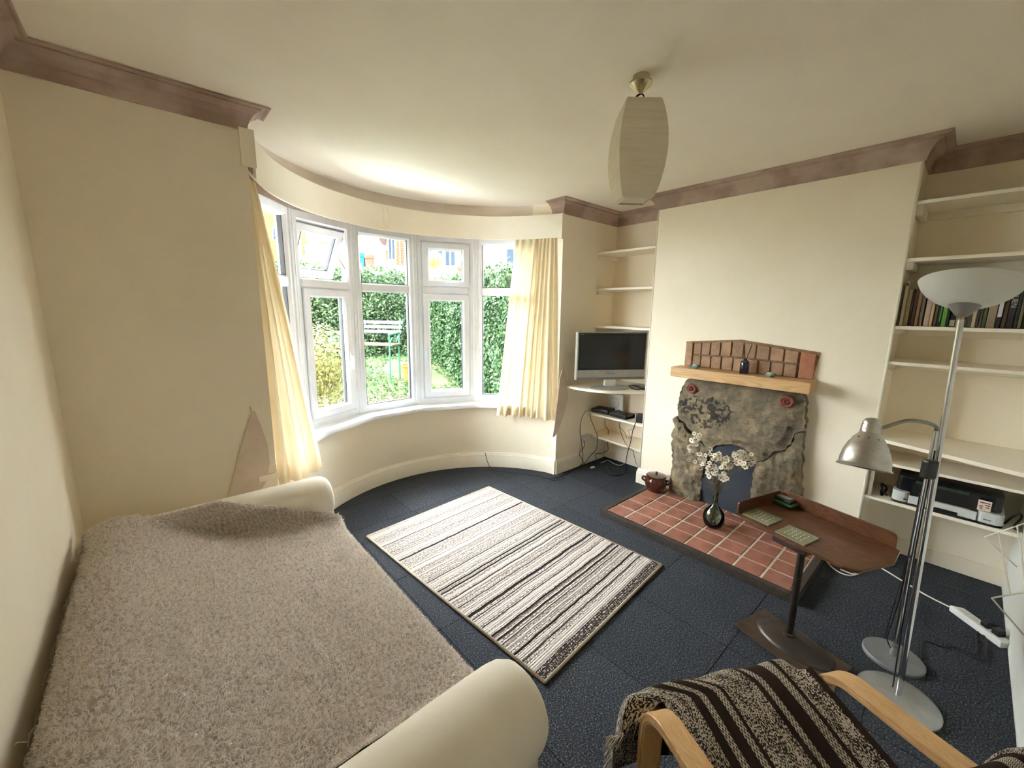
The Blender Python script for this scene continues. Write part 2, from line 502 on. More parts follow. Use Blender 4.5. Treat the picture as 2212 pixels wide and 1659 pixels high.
S = dict(kind='structure')
MB().box(XL - .1, XA + .12, YB - .1, YW + .3, -0.12, -0.008).build('floor_slab', M('dark_underlay', '#17191d', rough=1), **S)
floor = MB().add([(XL, YB, -.006), (XA, YB, -.006), (XA, YW, -.006), (BX1, YW, -.006)] + [bay(70 - i * 140 / 40, BR, -.006) for i in range(41)] + [(BX0, YW, -.006), (XL, YW, -.006)], [tuple(range(47))]).build('floor', M('dark_seam_base', '#12151b', rough=1), **S)  # near-black sheet that shows in the gaps between carpet tiles
MB().box(XL - .15, XA + .15, YB - .15, YW + 1.35, ZC, ZC + .15).build('ceiling', ceil_m, **S)
MB().box(XL - .15, XL, YB - .15, YW + .3, -0.02, ZC).build('wall_left', wall_m, **S)


def back_wall_mat():
    t = NT('white_ribbed_wallpaper'); t.bsdf.inputs['Roughness'].default_value = 0.8
    co = t.coord()
    w = t.n('ShaderNodeTexWave'); w.bands_direction = 'X'; w.inputs['Scale'].default_value = 38; w.inputs['Distortion'].default_value = 1.0; t.l(co, w.inputs['Vector'])
    n = t.noise(co, 150, 3)
    t.base(t.ramp(n, [(0.3, '#e6e6de'), (0.7, '#dedfd6')])); t.bump(t.math('ADD', w.outputs['Fac'], n), 0.5, 0.004)
    return t.m


MB().box(XL - .15, XA + .15, YB - .15, YB, -0.02, ZC).build('wall_back', back_wall_mat(), **S)
MB().box(XA, XA + .15, YB - .15, YW + .3, -0.02, ZC).build('wall_right', wall_m, **S)
MB().box(XC, XA + .01, YC0, YC1, -0.02, ZC).build('wall_chimney_breast', wall_m, bevel=0.006, bseg=2, **S)
MB().box(XL - .15, BX0, YW, YW + .3, -0.02, ZC).build('wall_window_left', wall_m, **S)
MB().box(BX1, XA + .15, YW, YW + .3, -0.02, ZC).build('wall_window_right', wall_m, **S)
arc_wall(BR, 1.56, -72.5, 72.5, -0.02, 0.645, 64).build('wall_bay_lower', wall_m, smooth=True, **S)
arc_wall(1.345, 1.6, -73, 73, 2.41, ZC, 64).build('wall_bay_upper', M('shade_toned_plaster', '#e0d5c8', '#d6cabb', rough=.9, scale=3), smooth=True, **S)  # mauve-cream wall, colour darkened to paint in the shade above the pelmet
arc_wall(1.346, 1.6, -73, 73, 2.285, 2.41, 64).build('trim_5', mauve_m, smooth=True, **S)
arc_wall(1.325, 1.6, -73, -62, .645, ZC, 10).build('wall_bay_left', wall_m, smooth=True, **S)
arc_wall(1.325, 1.6, 58, 73, .645, ZC, 10).build('wall_bay_right', wall_m, smooth=True, **S)


def sweep(path, prof):
    P = [Vector((p[0], p[1], 0)) for p in path]; rows = []
    for i, p in enumerate(P):
        def rn(d): d = d.normalized(); return Vector((d.y, -d.x, 0))
        n0 = rn(P[i] - P[i - 1]) if i else None; n1 = rn(P[i + 1] - P[i]) if i < len(P) - 1 else None
        n0 = n0 or n1; n1 = n1 or n0
        b = (n0 + n1); b = b / max(b.dot(n0), 0.2)
        rows.append([p + b * d + Vector((0, 0, z)) for d, z in prof])
    mb = MB().grid(rows, True); m = len(prof); k = len(mb.v)
    mb.f += [tuple(range(m)), tuple(range(k - 1, k - m - 1, -1))]
    return mb


def cprof(zb): return [(-.004, zb), (.010, zb), (.014, zb + .02), (.022, zb + .045), (.038, zb + .07), (.058, zb + .086), (.068, zb + .089), (.068, zb + .096), (.088, zb + .1), (.098, 2.562), (.104, 2.562), (.104, ZC - .001), (-.004, ZC - .001)]


corn_m = M('mauve_cornice_paint', '#bca79b', '#a38b7e', rough=0.8, scale=4, lo=0.40, hi=0.60)
sweep([(XL, YB), (XL, YW), (BX0, YW), (BX0, YW + .07)], cprof(2.468)).build('trim_1', corn_m, **S)
sweep([(BX1, YW + .13), (BX1, YW), (XA, YW), (XA, YC1), (XC, YC1), (XC, YC0), (XA, YC0), (XA, YB), (XL, YB)], cprof(2.457)).build('trim_2', corn_m, **S)
for i_, yy_ in enumerate((YC0, YC1)):
    MB().tube([(XC + .003, yy_ + (.003 if i_ == 0 else -.003), .1), (XC + .003, yy_ + (.003 if i_ == 0 else -.003), 2.457)], .008, 10).build('trim_%d' % (6 + i_), skirt_m, smooth='all', **S)
SK = [(-.004, 0), (.02, 0), (.02, .105), (.017, .112), (.017, .125), (.012, .133), (.008, .15), (-.004, .152)]
arc_pts = [tuple(bay(-71.0 + i * 142.4 / 40, BR)[:2]) for i in range(41)]
sweep([(XL, YB), (XL, YW), (BX0, YW)], SK).build('baseboard_left', skirt_m, **S)
sweep([(BX0 - .004, YW)] + arc_pts[1:-1] + [(BX1, YW)], SK).build('baseboard_bay', skirt_m, smooth=30, **S)
sweep([(BX1 - .002, YW), (XA, YW), (XA, YC1), (XC, YC1), (XC, 1.77)], SK).build('baseboard_alcove', skirt_m, **S)
sweep([(XC, .43), (XC, YC0), (XA, YC0), (XA, YB)], [(-.004, 0), (.012, 0), (.012, .1), (-.004, .102)]).build('baseboard_right', wall_m, **S)


# carpet tiles: half-metre squares butted together, clipped to the room and the bay
def clip_poly(poly, inside, inter):
    out = []
    for i in range(len(poly)):
        a, b = poly[i - 1], poly[i]
        if inside(b):
            if not inside(a): out.append(inter(a, b))
            out.append(b)
        elif inside(a): out.append(inter(a, b))
    return out


def clip_circle(poly, r=BR - .004):
    for i in range(60):
        a0 = R_(-75 + i * 2.5); a1 = R_(-75 + (i + 1) * 2.5)
        p0 = (BC.x + r * math.sin(a0), BC.y + r * math.cos(a0)); p1 = (BC.x + r * math.sin(a1), BC.y + r * math.cos(a1))
        ex, ey = p1[0] - p0[0], p1[1] - p0[1]
        side = lambda p: ex * (p[1] - p0[1]) - ey * (p[0] - p0[0])

        def inter(a, b):
            sa, sb = side(a), side(b); t = sa / (sa - sb); return (lerp(a[0], b[0], t), lerp(a[1], b[1], t))
        poly = clip_poly(poly, lambda p: side(p) <= 0, inter)
        if len(poly) < 3: return []
    return poly


proto_tile = None
GAP = .0016
xs = [XL] + [-.06 + .5 * k for k in range(8)] + [XA]
ys = [YB] + [.075 + .5 * k for k in range(5)] + [YW + .01]
for i in range(len(xs) - 1):
    for j in range(len(ys) - 1):
        x0, x1, y0, y1 = xs[i] + GAP, xs[i + 1] - GAP, ys[j] + GAP, ys[j + 1] - GAP
        full = abs(x1 - x0 - .4968) < .001 and abs(y1 - y0 - .4968) < .001
        if full and proto_tile:
            copy_part(proto_tile, floor, ((x0 + x1) / 2, (y0 + y1) / 2, 0))
        else:
            c = Vector(((x0 + x1) / 2, (y0 + y1) / 2, 0))
            o = MB().box(x0 - c.x, x1 - c.x, y0 - c.y, y1 - c.y, -.005, 0).build('carpet_tile', carpet_m, loc=(0, 0, 0))
            o.parent = floor; o.matrix_local = WM[floor.name].inverted() @ Matrix.Translation(c)
            if full: proto_tile = o
yb = [YW + .01, 2.785, 3.19, 3.6]
for j in range(3):
    off = (.44, .42, .46)[j]
    for k in range(-1, 7):
        x0, x1 = off + .5 * k + GAP, off + .5 * (k + 1) - GAP
        p = clip_circle([(x0, yb[j] + GAP), (x1, yb[j] + GAP), (x1, yb[j + 1] - GAP), (x0, yb[j + 1] - GAP)])
        if len(p) >= 3:
            MB().prism([(a, b, -.005) for a, b in p], (0, 0, .005)).build('carpet_tile', carpet_m, floor)

# ------------------------------------------------------------------ bay window
WR = 1.40; A0 = -61.5; DA = 24.0; ZS, ZH = 0.672, 2.288
TZ0, TZ1 = 1.745, 1.82
# sill
mb = MB()
for side in (0, 1):
    pass
rows = []
angs = [A0 - 6] + [A0 + DA * k for k in range(6)] + [A0 + DA * 5 + 5]
for a in angs:
    rows.append([bay(a, 1.225, .640), bay(a, 1.222, .652), bay(a, 1.226, .672), bay(a, WR + .05, .672), bay(a, WR + .05, .640)])
sl = MB().grid(rows, True); k = len(sl.v); sl.f += [tuple(range(5)), tuple(range(k - 1, k - 6, -1))]
sl.build('trim_3', sill_m, **S)
# painted timber horns of the sill on the flat wall
MB().box(.365, .47, YW - .018, YW + .02, .625, .66).build('trim_4', skirt_m, bevel=.006, **S)


def bar(mb, o, u, n, u0, u1, z0, z1, d0, d1):
    mb.obox(o + u * u0 + n * d0 + Vector((0, 0, z0)), u * (u1 - u0), n * (d1 - d0), (0, 0, z1 - z0))


def ring_part(name, o, u, n, u0, u1, z0, z1, w, d0, d1, mat, parent, bev=.006, tilt=None):
    mb = MB()
    U = [(u0, z0), (u1, z0), (u1, z1), (u0, z1)]; I = [(u0 + w, z0 + w), (u1 - w, z0 + w), (u1 - w, z1 - w), (u0 + w, z1 - w)]
    c = .014                                                     # moulded inner lip
    J = [(u0 + w - c, z0 + w - c), (u1 - w + c, z0 + w - c), (u1 - w + c, z1 - w + c), (u0 + w - c, z1 - w + c)]
    P = lambda q, d: o + u * q[0] + n * d + Vector((0, 0, q[1]))
    rows = []
    for i in range(5):
        k = i % 4
        rows.append([P(U[k], d0), P(J[k], d0), P(I[k], d0 + .016), P(I[k], d1), P(U[k], d1)])
    mb.grid(rows, True)
    if tilt: mb.v = [tilt @ p for p in mb.v]
    return mb.build(name, mat, parent)


def win_handle(parent, o, u, n, uc, z, d, vert=True, tilt=None):
    h = MB()
    if vert:
        h.obox(o + u * (uc - .012) + n * (d - .012) + Vector((0, 0, z)), u * .024, n * .012, (0, 0, .07))
        h.obox(o + u * (uc - .010) + n * (d - .04) + Vector((0, 0, z + .025)), u * .02, n * .03, (0, 0, .02))
        h.obox(o + u * (uc - .009) + n * (d - .045) + Vector((0, 0, z - .075)), u * .018, n * .012, (0, 0, .115))
    else:
        h.obox(o + u * (uc - .035) + n * (d - .012) + Vector((0, 0, z)), u * .07, n * .012, (0, 0, .024))
        h.obox(o + u * (uc - .01) + n * (d - .04) + Vector((0, 0, z + .002)), u * .02, n * .03, (0, 0, .02))
        h.obox(o + u * (uc) + n * (d - .045) + Vector((0, 0, z + .004)), u * .11, n * .012, (0, 0, .017))
    if tilt: h.v = [tilt @ p for p in h.v]
    return h.build('handle', upvc_m, parent, bevel=.003)


WLAB = ['fixed white bay window section half hidden by the sofa-side curtain', 'white bay window section with its top light tilted open', 'fixed white bay window section looking onto the garden bench', 'white bay window section with two closed sashes and handles', 'fixed white bay window section beside the curtain by the television']
kinds = [('fixed', 'fixed'), ('open', 'casement_r'), ('fixed', 'fixed'), ('closed', 'casement_l'), ('fixed', 'fixed')]
for k in range(5):
    p0, p1 = bay(A0 + DA * k, WR), bay(A0 + DA * (k + 1), WR)
    u = (p1 - p0).normalized(); W = (p1 - p0).length; n = Vector((-u.y, u.x, 0))
    root = thing('window_%d' % (k + 1), WLAB[k], 'window', (p0 + p1) / 2 + Vector((0, 0, ZS)), 0, kind='structure')
    o = p0; jw = .066
    ring_part('frame', o, u, n, 0, W, ZS, ZH, jw, 0, .07, upvc_m, root)
    tb = MB(); bar(tb, o, u, n, jw - .004, W - jw + .004, TZ0, TZ1, .004, .066)
    tb.build('transom', upvc_m, root, bevel=.012, bseg=1)
    for part, z0, z1 in ((kinds[k][0], TZ1, ZH - jw), (kinds[k][1], ZS + jw, TZ0)):
        a, b = jw, W - jw
        gz0, gz1, ga, gb, par, tilt, gd = z0, z1, a, b, root, None, .034
        if part != 'fixed':
            if part == 'open':
                hinge = o + n * .05 + Vector((0, 0, z1))
                tilt = Matrix.Translation(hinge) @ Matrix.Rotation(R_(24), 4, u) @ Matrix.Translation(-hinge)
            par = ring_part('sash', o, u, n, a + .002, b - .002, z0 + .002, z1 - .002, .062, -.012 if part != 'open' else .01, .06, upvc_m, root, tilt=tilt)
            ga, gb, gz0, gz1 = a + .062, b - .062, z0 + .062, z1 - .062
            if part == 'open': win_handle(par, o, u, n, (a + b) / 2 - .04, z0 + .022, .0, True, tilt)
            if part == 'closed': win_handle(par, o, u, n, (a + b) / 2, z0 + .018, -.012, False)
            if part == 'casement_r': win_handle(par, o, u, n, b - .03, z0 + .42, -.012)
            if part == 'casement_l': win_handle(par, o, u, n, a + .03, z0 + .42, -.012)
            if part == 'open':
                st = MB()
                q0 = o + u * (b - .004) + n * .03 + Vector((0, 0, z1 - .06)); q1 = tilt @ (o + u * (b - .01) + n * .03 + Vector((0, 0, z0 + .22)))
                q2 = o + u * (b - .004) + n * .03 + Vector((0, 0, z0 + .10))
                st.tube([q0, (q0 + q1) / 2 + n * .01, q1], .005, 6).tube([q1, q2], .005, 6)
                st.build('friction_stay', steel_m, root)
        g = MB(); bar(g, o, u, n, ga - .004, gb + .004, gz0 - .004, gz1 + .004, gd, gd + .004)
        if tilt: g.v = [tilt @ p for p in g.v]
        g.build('pane', pane_m, par)
        gk = MB()
        for (uu0, uu1, zz0, zz1) in ((ga, ga + .006, gz0, gz1), (gb - .006, gb, gz0, gz1), (ga, gb, gz0, gz0 + .005)):
            bar(gk, o, u, n, uu0, uu1, zz0, zz1, gd - .012, gd + .02)
        if tilt: gk.v = [tilt @ p for p in gk.v]
        gk.build('gasket', gasket_m, par)
    # corner post cover on the right of each section (and the first left one)
    for a in ([A0 + DA * k] if k == 0 else []) + [A0 + DA * (k + 1)]:
        c = bay(a, WR); ti = R_(a); er = Vector((math.cos(ti), -math.sin(ti), 0)); ei = Vector((-math.sin(ti), -math.cos(ti), 0))
        pm = MB()
        prof = [(-.026, -.04), (-.026, .004), (-.018, .014), (-.006, .016), (-.004, .012), (.004, .012), (.006, .016), (.018, .014), (.026, .004), (.026, -.04)]
        pm.prism([c + er * q[0] + ei * q[1] + Vector((0, 0, ZS)) for q in prof], (0, 0, ZH - ZS)).build('corner_post', upvc_m, root)

# ------------------------------------------------------------------ pelmet and curtains
pel = thing('pelmet', 'curved cream plywood curtain pelmet spanning the bay', 'pelmet', (1.665, 3.3, 2.25))
PC = Vector((1.665, 2.166, 0)); rows = []
for i in range(65):
    a = R_(-71.4 + i * 142.8 / 64)
    P = lambda r, z: PC + Vector((r * math.sin(a), r * math.cos(a), z))
    rows.append([P(1.236, 2.252), P(1.236, 2.455), P(1.248, 2.455), P(1.248, 2.252)])
mb = MB().grid(rows, True); k = len(mb.v); mb.f += [(0, 1, 2, 3), tuple(range(k - 1, k - 5, -1))]
pel_m = M('cream_painted_ply', '#eee6d4', '#eae1cd', rough=0.6, scale=4)
mb.build('fascia', pel_m, pel, smooth=30)
MB().box(.432, .497, YW - .022, YW - .002, 2.30, 2.475).build('end_block', wall_m, pel)
MB().box(2.838, 2.868, YW - .012, YW + .012, 2.24, 2.457).build('end_block', pel_m, pel)
# track behind the fascia
MB().tube([PC + Vector((1.285 * math.sin(R_(a)), 1.285 * math.cos(R_(a)), 2.30)) for a in range(-69, 70, 3)], .008, 6).build('track', whitep_m, pel)
MB().tube(smooth_path([PC + Vector((1.234 * math.sin(R_(a)), 1.234 * math.cos(R_(a)), z)) for a, z in ((-4.5, 2.44), (-5.2, 2.38), (-5.0, 2.33), (-3.8, 2.265), (-2.6, 2.33), (-2.6, 2.39), (-3.4, 2.44))]), .0016, 5).build('loose_cord', wcable_m, pel)


def curtain(name, label, top, bot, ztop, zbot, folds, amp_t, amp_b, seed):
    rnd = random.Random(seed); nu, nv = folds * 10, 40
    top = smooth_path([(*p, 0) for p in top], 12); bot = smooth_path([(*p, 0) for p in bot], 12)

    def samp(path, t):
        x = t * (len(path) - 1); i = min(int(x), len(path) - 2); p = path[i].lerp(path[i + 1], x - i)
        d = (path[i + 1] - path[i]).normalized(); return p, Vector((d.y, -d.x, 0))
    ph = [rnd.uniform(-.5, .5) for _ in range(folds + 2)]; am = [rnd.uniform(.35, 1.35) for _ in range(folds + 2)]
    rows = []
    for i in range(nu + 1):
        t = i / nu; col = []
        for j in range(nv + 1):
            s = j / nv
            pt, nt = samp(top, t); pb, nb = samp(bot, t)
            p = pt.lerp(pb, s); n = (nt * (1 - s) + nb * s)
            tw = min(1, max(0, t + .05 * math.sin(t * 7 + seed) * math.sin(math.pi * t)))
            fidx = tw * folds; a0 = am[int(fidx)]
            w = math.sin(fidx * 2 * math.pi + ph[int(fidx)] * (s) * 0.8 + 0.7 * math.sin(3 * s + seed))
            w = math.copysign(abs(w) ** 0.75, w)
            amp = lerp(amp_t, amp_b, s ** 0.7) * a0
            q = p + n * w * amp
            col.append(Vector((q.x, q.y, lerp(ztop, zbot, s) + .008 * math.sin(fidx * 3.1) * s)))
        rows.append(col)
    return MB().grid(rows).build(name, curtain_m, None, smooth='all', label=label, cat='curtain')


CB = lambda lst, r: [tuple(bay(q, r)[:2]) for q in lst]
curtain('curtain', 'cream cotton curtain hanging at the sofa side of the bay', CB((-69.5, -66, -62.5), 1.285), [(.478, 2.60), (.60, 2.61), (.70, 2.73), (.775, 2.80)], 2.275, .555, 5, .010, .036, 3)
curtain('curtain', 'gathered cream curtain hanging beside the television alcove', CB((51.5, 58, 64, 68.5), 1.282), [(2.47, 3.0), (2.60, 2.90), (2.70, 2.74), (2.785, 2.555)], 2.275, .575, 8, .014, .042, 8)

# tiebacks: stiffened crescents hung by one ring from a hook
def tieback(label, pts_px, plane_y, hook_px):
    poly = [ony(px, py, plane_y) for px, py in pts_px]
    q = ony(*hook_px, plane_y)
    root = thing('curtain_tieback', label, 'tieback', (q.x, plane_y, min(p.z for p in poly)))
    MB().prism(poly, (0, .008, 0)).build('fabric', plaster_m, root, bevel=.002)
    MB().tube(smooth_path([q + Vector((0, .02, .012)), q + Vector((0, -.005, .012)), q + Vector((0, -.008, 0)), q + Vector((0, 0, -.006))], 4), .0025, 6).build('hook', brass_m, root)


tieback('beige crescent tieback hanging on the wall above the sofa arm', [(545, 888), (538, 905), (515, 985), (499, 1050), (485, 1100), (545, 1100), (575, 1040), (583, 1000), (578, 960), (562, 915), (551, 890)], YW - .012, (541, 884))
tieback('pale crescent tieback hanging on the corner by the television', [(1215, 798), (1210, 815), (1205, 860), (1200, 905), (1194, 944), (1199, 943), (1212, 915), (1222, 885), (1227, 860), (1226, 835), (1222, 812), (1218, 798)], YW - .012, (1217, 795))

# ================================================================== FIREPLACE
hearth = thing('hearth', 'raised hearth of square terracotta tiles with dark timber edging', 'hearth', (2.95, 1.10, 0))
HX0, HX1, HY0, HY1, HZ = 2.572, XC, 0.478, 1.727, .05
MB().box(HX0, HX1, HY0, HY1, .0, .046).build('grout_bed', bed_m, hearth)
px_, py_ = .1492, (HY1 - HY0) / 8
proto = None
for i in range(5):
    for j in range(8):
        x0 = HX0 + .006 + i * px_ ; x1 = min(x0 + px_ - .011, HX1 - .002)
        y0 = HY0 + .007 + j * py_; y1 = y0 + py_ - .014
        z = HZ + random.uniform(-.0012, .0012)
        if i < 4:
            c = Vector(((x0 + x1) / 2, (y0 + y1) / 2, z - .012))
            if proto is None:
                hx, hy = (x1 - x0) / 2, (y1 - y0) / 2
                proto = MB().box(-hx, hx, -hy, hy, 0, .012).build('tile', terra_m, bevel=.002, bseg=1, loc=(0, 0, 0))
                proto.parent = hearth; proto.matrix_local = WM[hearth.name].inverted() @ Matrix.Translation(c)
            else: copy_part(proto, hearth, c, random.choice((0, math.pi)))
        else:
            MB().box(x0, x1, y0, y1, z - .012, z).build('tile', terra_m, hearth, bevel=.002, bseg=1)
MB().box(HX0 - .042, HX0 - .001, HY0 - .042, HY1 + .042, 0, .052).build('edging', edge_m, hearth, bevel=.004)
MB().box(HX0, XC - .02, HY1 + .001, HY1 + .042, 0, .052).build('edging', edge_m, hearth, bevel=.004)
MB().box(HX0, XC - .012, HY0 - .042, HY0 - .001, 0, .052).build('edging', edge_m, hearth, bevel=.004)

SX = 3.268
fire = thing('stone_fireplace', 'rough gritstone fireplace surround with a low arched opening', 'fireplace', (SX, 1.12, HZ))


def pin(y, z, poly):
    c = False; n = len(poly)
    for i in range(n):
        (y1, z1), (y2, z2) = poly[i], poly[i - 1]
        if (z1 > z) != (z2 > z) and y < (y2 - y1) * (z - z1) / (z2 - z1) + y1: c = not c
    return c


def rock(name, px_poly, x_front, amp, seed, parent, step=.011, x_back=XC - .001, smoothz=None):
    poly = [(q.y, max(q.z, HZ + .001)) for q in (onx(a, b, x_front) for a, b in px_poly)]
    y0, y1 = min(p[0] for p in poly), max(p[0] for p in poly); z0, z1 = min(p[1] for p in poly), max(p[1] for p in poly)
    ny, nz = int((y1 - y0) / step) + 2, int((z1 - z0) / step) + 2
    cell = {}
    for i in range(ny):
        for j in range(nz):
            if pin(y0 + (i + .5) * step, z0 + (j + .5) * step, poly): cell[(i, j)] = 1
    vid = {}; vs = []; fs = []
    edge = {}
    for (i, j) in cell:
        for (a, b) in ((i, j), (i + 1, j), (i + 1, j + 1), (i, j + 1)):
            edge[(a, b)] = edge.get((a, b), 0) + 1

    bnd = {}
    for (i, j) in cell:
        for (di, dj, e0, e1) in ((-1, 0, (0, 0), (0, 1)), (1, 0, (1, 1), (1, 0)), (0, -1, (1, 0), (0, 0)), (0, 1, (0, 1), (1, 1))):
            if (i + di, j + dj) not in cell:
                a, b = (i + e0[0], j + e0[1]), (i + e1[0], j + e1[1]); bnd.setdefault(a, []).append(b); bnd.setdefault(b, []).append(a)
    bpos = {k: (y0 + k[0] * step, z0 + k[1] * step) for k in bnd}
    for _ in range(5):
        bpos = {k: ((bpos[k][0] + sum(bpos[q][0] for q in nb) / len(nb)) / 2, (bpos[k][1] + sum(bpos[q][1] for q in nb) / len(nb)) / 2) for k, nb in bnd.items()}

    def depth_at(a, b):
        d = 9
        for r in range(1, 4):
            if any(edge.get((a + k, b + l), 0) < 4 for k in (-r, 0, r) for l in (-r, 0, r)): return r - 1
        return 3

    def V(a, b, front):
        key = (a, b, front)
        if key not in vid:
            y, z = bpos.get((a, b), (y0 + a * step, z0 + b * step))
            jig = Vector((0, noise.noise(Vector((y * 30, z * 30, seed))) * step * .8, noise.noise(Vector((y * 30, z * 30, seed + 9))) * step * .8))
            if b <= 0: jig.z = 0
            dp = depth_at(a, b)
            k = 1.0 if smoothz is None else smoothz(y, z)
            h = (noise.fractal(Vector((y * 5, z * 5, seed)), 1.0, 2.0, 5) * amp + noise.noise(Vector((y * 28, z * 28, seed + 3))) * amp * .5 + noise.ridged_multi_fractal(Vector((y * 9, z * 9, seed)), 1.0, 2.0, 3, 1.0, 2.0) * amp * .35) * k
            x = x_front - h + (.0 if dp >= 3 else (3 - dp) * .006)
            if not front: x = x_back
            vid[key] = len(vs); vs.append(Vector((x, y + jig.y, max(z + jig.z, HZ))))
        return vid[key]
    for (i, j) in cell:
        fs.append((V(i, j, 1), V(i, j + 1, 1), V(i + 1, j + 1, 1), V(i + 1, j, 1)))
        for (di, dj, e0, e1) in ((-1, 0, (0, 0), (0, 1)), (1, 0, (1, 1), (1, 0)), (0, -1, (1, 0), (0, 0)), (0, 1, (0, 1), (1, 1))):
            if (i + di, j + dj) not in cell:
                a, b = (i + e0[0], j + e0[1]), (i + e1[0], j + e1[1])
                fs.append((V(*a, 1), V(*b, 1), V(*b, 0), V(*a, 0)))
    return MB().add(vs, fs).build(name, stone_m, parent, smooth=55)


rock('left_jamb_stone', [(1461, 913), (1470, 912), (1483, 931), (1498, 944), (1513, 957), (1529, 976), (1518, 1001), (1512, 1050), (1506.6, 1094), (1443, 1072), (1446, 1030), (1452, 980), (1450, 935)], SX + .002, .030, 3, fire)
rock('right_jamb_stone', [(1629, 1003), (1657, 994), (1673, 979), (1693, 977), (1709, 964), (1715, 939), (1735, 934), (1734, 955), (1730, 995), (1728, 1040), (1729, 1180), (1600, 1140), (1622, 1070)], SX, .026, 11, fire)
rock('lintel_stone', [(1484, 817), (1733, 851), (1740, 875), (1736, 932), (1714, 936), (1707, 961), (1691, 974), (1671, 976), (1656, 991), (1629, 1000), (1616, 976), (1596, 964), (1566, 959), (1543, 964), (1530, 974), (1515, 954), (1500, 940), (1485, 927), (1472, 908), (1461, 908), (1463, 877), (1470, 838)], SX - .004, .018, 21, fire)
rock('small_set_stone', [(1700, 880), (1722, 885), (1728, 905), (1712, 918), (1698, 900)], SX - .012, .012, 31, fire, step=.007)
rock('small_set_stone', [(1450, 905), (1459, 900), (1464, 912), (1456, 925)], SX - .006, .008, 35, fire, step=.006)
for px, py, rr in ((1495.5, 839, .040), (1701, 867, .045)):
    c = onx(px, py, SX - .006); mt = Matrix.Rotation(R_(-90), 4, 'Y').to_3x3()
    ro = MB().lathe([(0.001, .004), (rr * .35, .006), (rr * .55, .002), (rr * .62, .006), (rr * .8, .008), (rr * .95, .004), (rr, -.004), (rr, -.03)], c + Vector((-.018, 0, 0)), 28, mt).build('rosette', rosette_m, fire, smooth=30)
    dt = MB()
    for k in range(6):
        a = k * math.pi / 3
        dt.lathe([(.001, .010), (rr * .12, .007), (rr * .16, 0)], c + Vector((-.022, math.cos(a) * rr * .3, math.sin(a) * rr * .3)), 8, mt)
    dt.build('petal', M('dark_rosette_glaze', '#6a2416', rough=.5), ro)
# slate-coloured board closing the opening, standing on the hearth
bp = [onx(a, b, SX + .028) for a, b in ((1503, 1098), (1514, 1000), (1527, 968), (1545, 955), (1566, 950), (1598, 955), (1620, 968), (1633, 1000), (1626, 1070), (1610, 1145))]
bp = [Vector((p.x, p.y, max(p.z, HZ + .001))) for p in bp]
MB().prism(bp, (.012, 0, 0)).build('fireback_board', slate_m, None, label='dark slate-grey board closing the fireplace opening', cat='board')

mantel = MB().box(3.168, XC, .648, 1.602, 1.088, 1.166).build('mantel_shelf', oak_m, None, bevel=.004, label='thick pale oak mantel shelf above the stone fireplace', cat='mantel shelf')

over = thing('brick_overmantel', 'low gabled panel of old bricks on the wall above the mantel', 'brickwork', (XC, 1.11, 1.166))
BZ = 1.167


def otop(y): return lerp(1.368, 1.408, (1.57 - y) / .42) if y > 1.15 else lerp(1.408, 1.353, (1.15 - y) / .495)


op = [(1.545, BZ), (1.57, 1.368), (1.15, 1.408), (.655, 1.353), (.677, BZ)]
MB().prism([(XC + .001, y, z) for y, z in op], (-.012, 0, 0)).build('mortar_bed', mortar_m, over)


def obrick(y0, y1, z0a, z0b, z1a, z1b, m):
    d = .017 + random.uniform(0, .005); c = random.uniform(.002, .005)
    MB().prism([(XC - .008, y0, z0a), (XC - .008, y1, z0b), (XC - .008, y1, z1b), (XC - .008, y0, z1a)], (-d + .0, 0, 0)).build('brick', m, over, bevel=.006, bseg=2, smooth=30)


obrick(1.562, 1.506, BZ + .002, BZ + .002, otop(1.562) - .012, otop(1.506) - .012, brick_m)
obrick(.758, .672, BZ + .002, BZ + .002, otop(.76) - .014, otop(.672) - .014, brickred_m)
tr = [1.498, 1.435, 1.37, 1.295, 1.21, 1.13, 1.045, .965, .885, .80, .762]
tr = [1.498, 1.433, 1.362, 1.285, 1.205, 1.12, 1.035, .945, .855, .768]
for a, b in zip(tr, tr[1:]):
    mid = lambda y: 1.268 + .012 * (1 - abs(y - 1.15) / .4)
    obrick(a - .004, b + .005, mid(a), mid(b), otop(a) - .016, otop(b) - .016, brick_m)
brr = [1.498, 1.43, 1.35, 1.27, 1.185, 1.10, 1.01, .93, .848, .768]
for a, b in zip(brr, brr[1:]):
    mid = lambda y: 1.257 + .012 * (1 - abs(y - 1.15) / .4)
    obrick(a - .004, b + .005, BZ + .002, BZ + .002, mid(a), mid(b), brick_m)

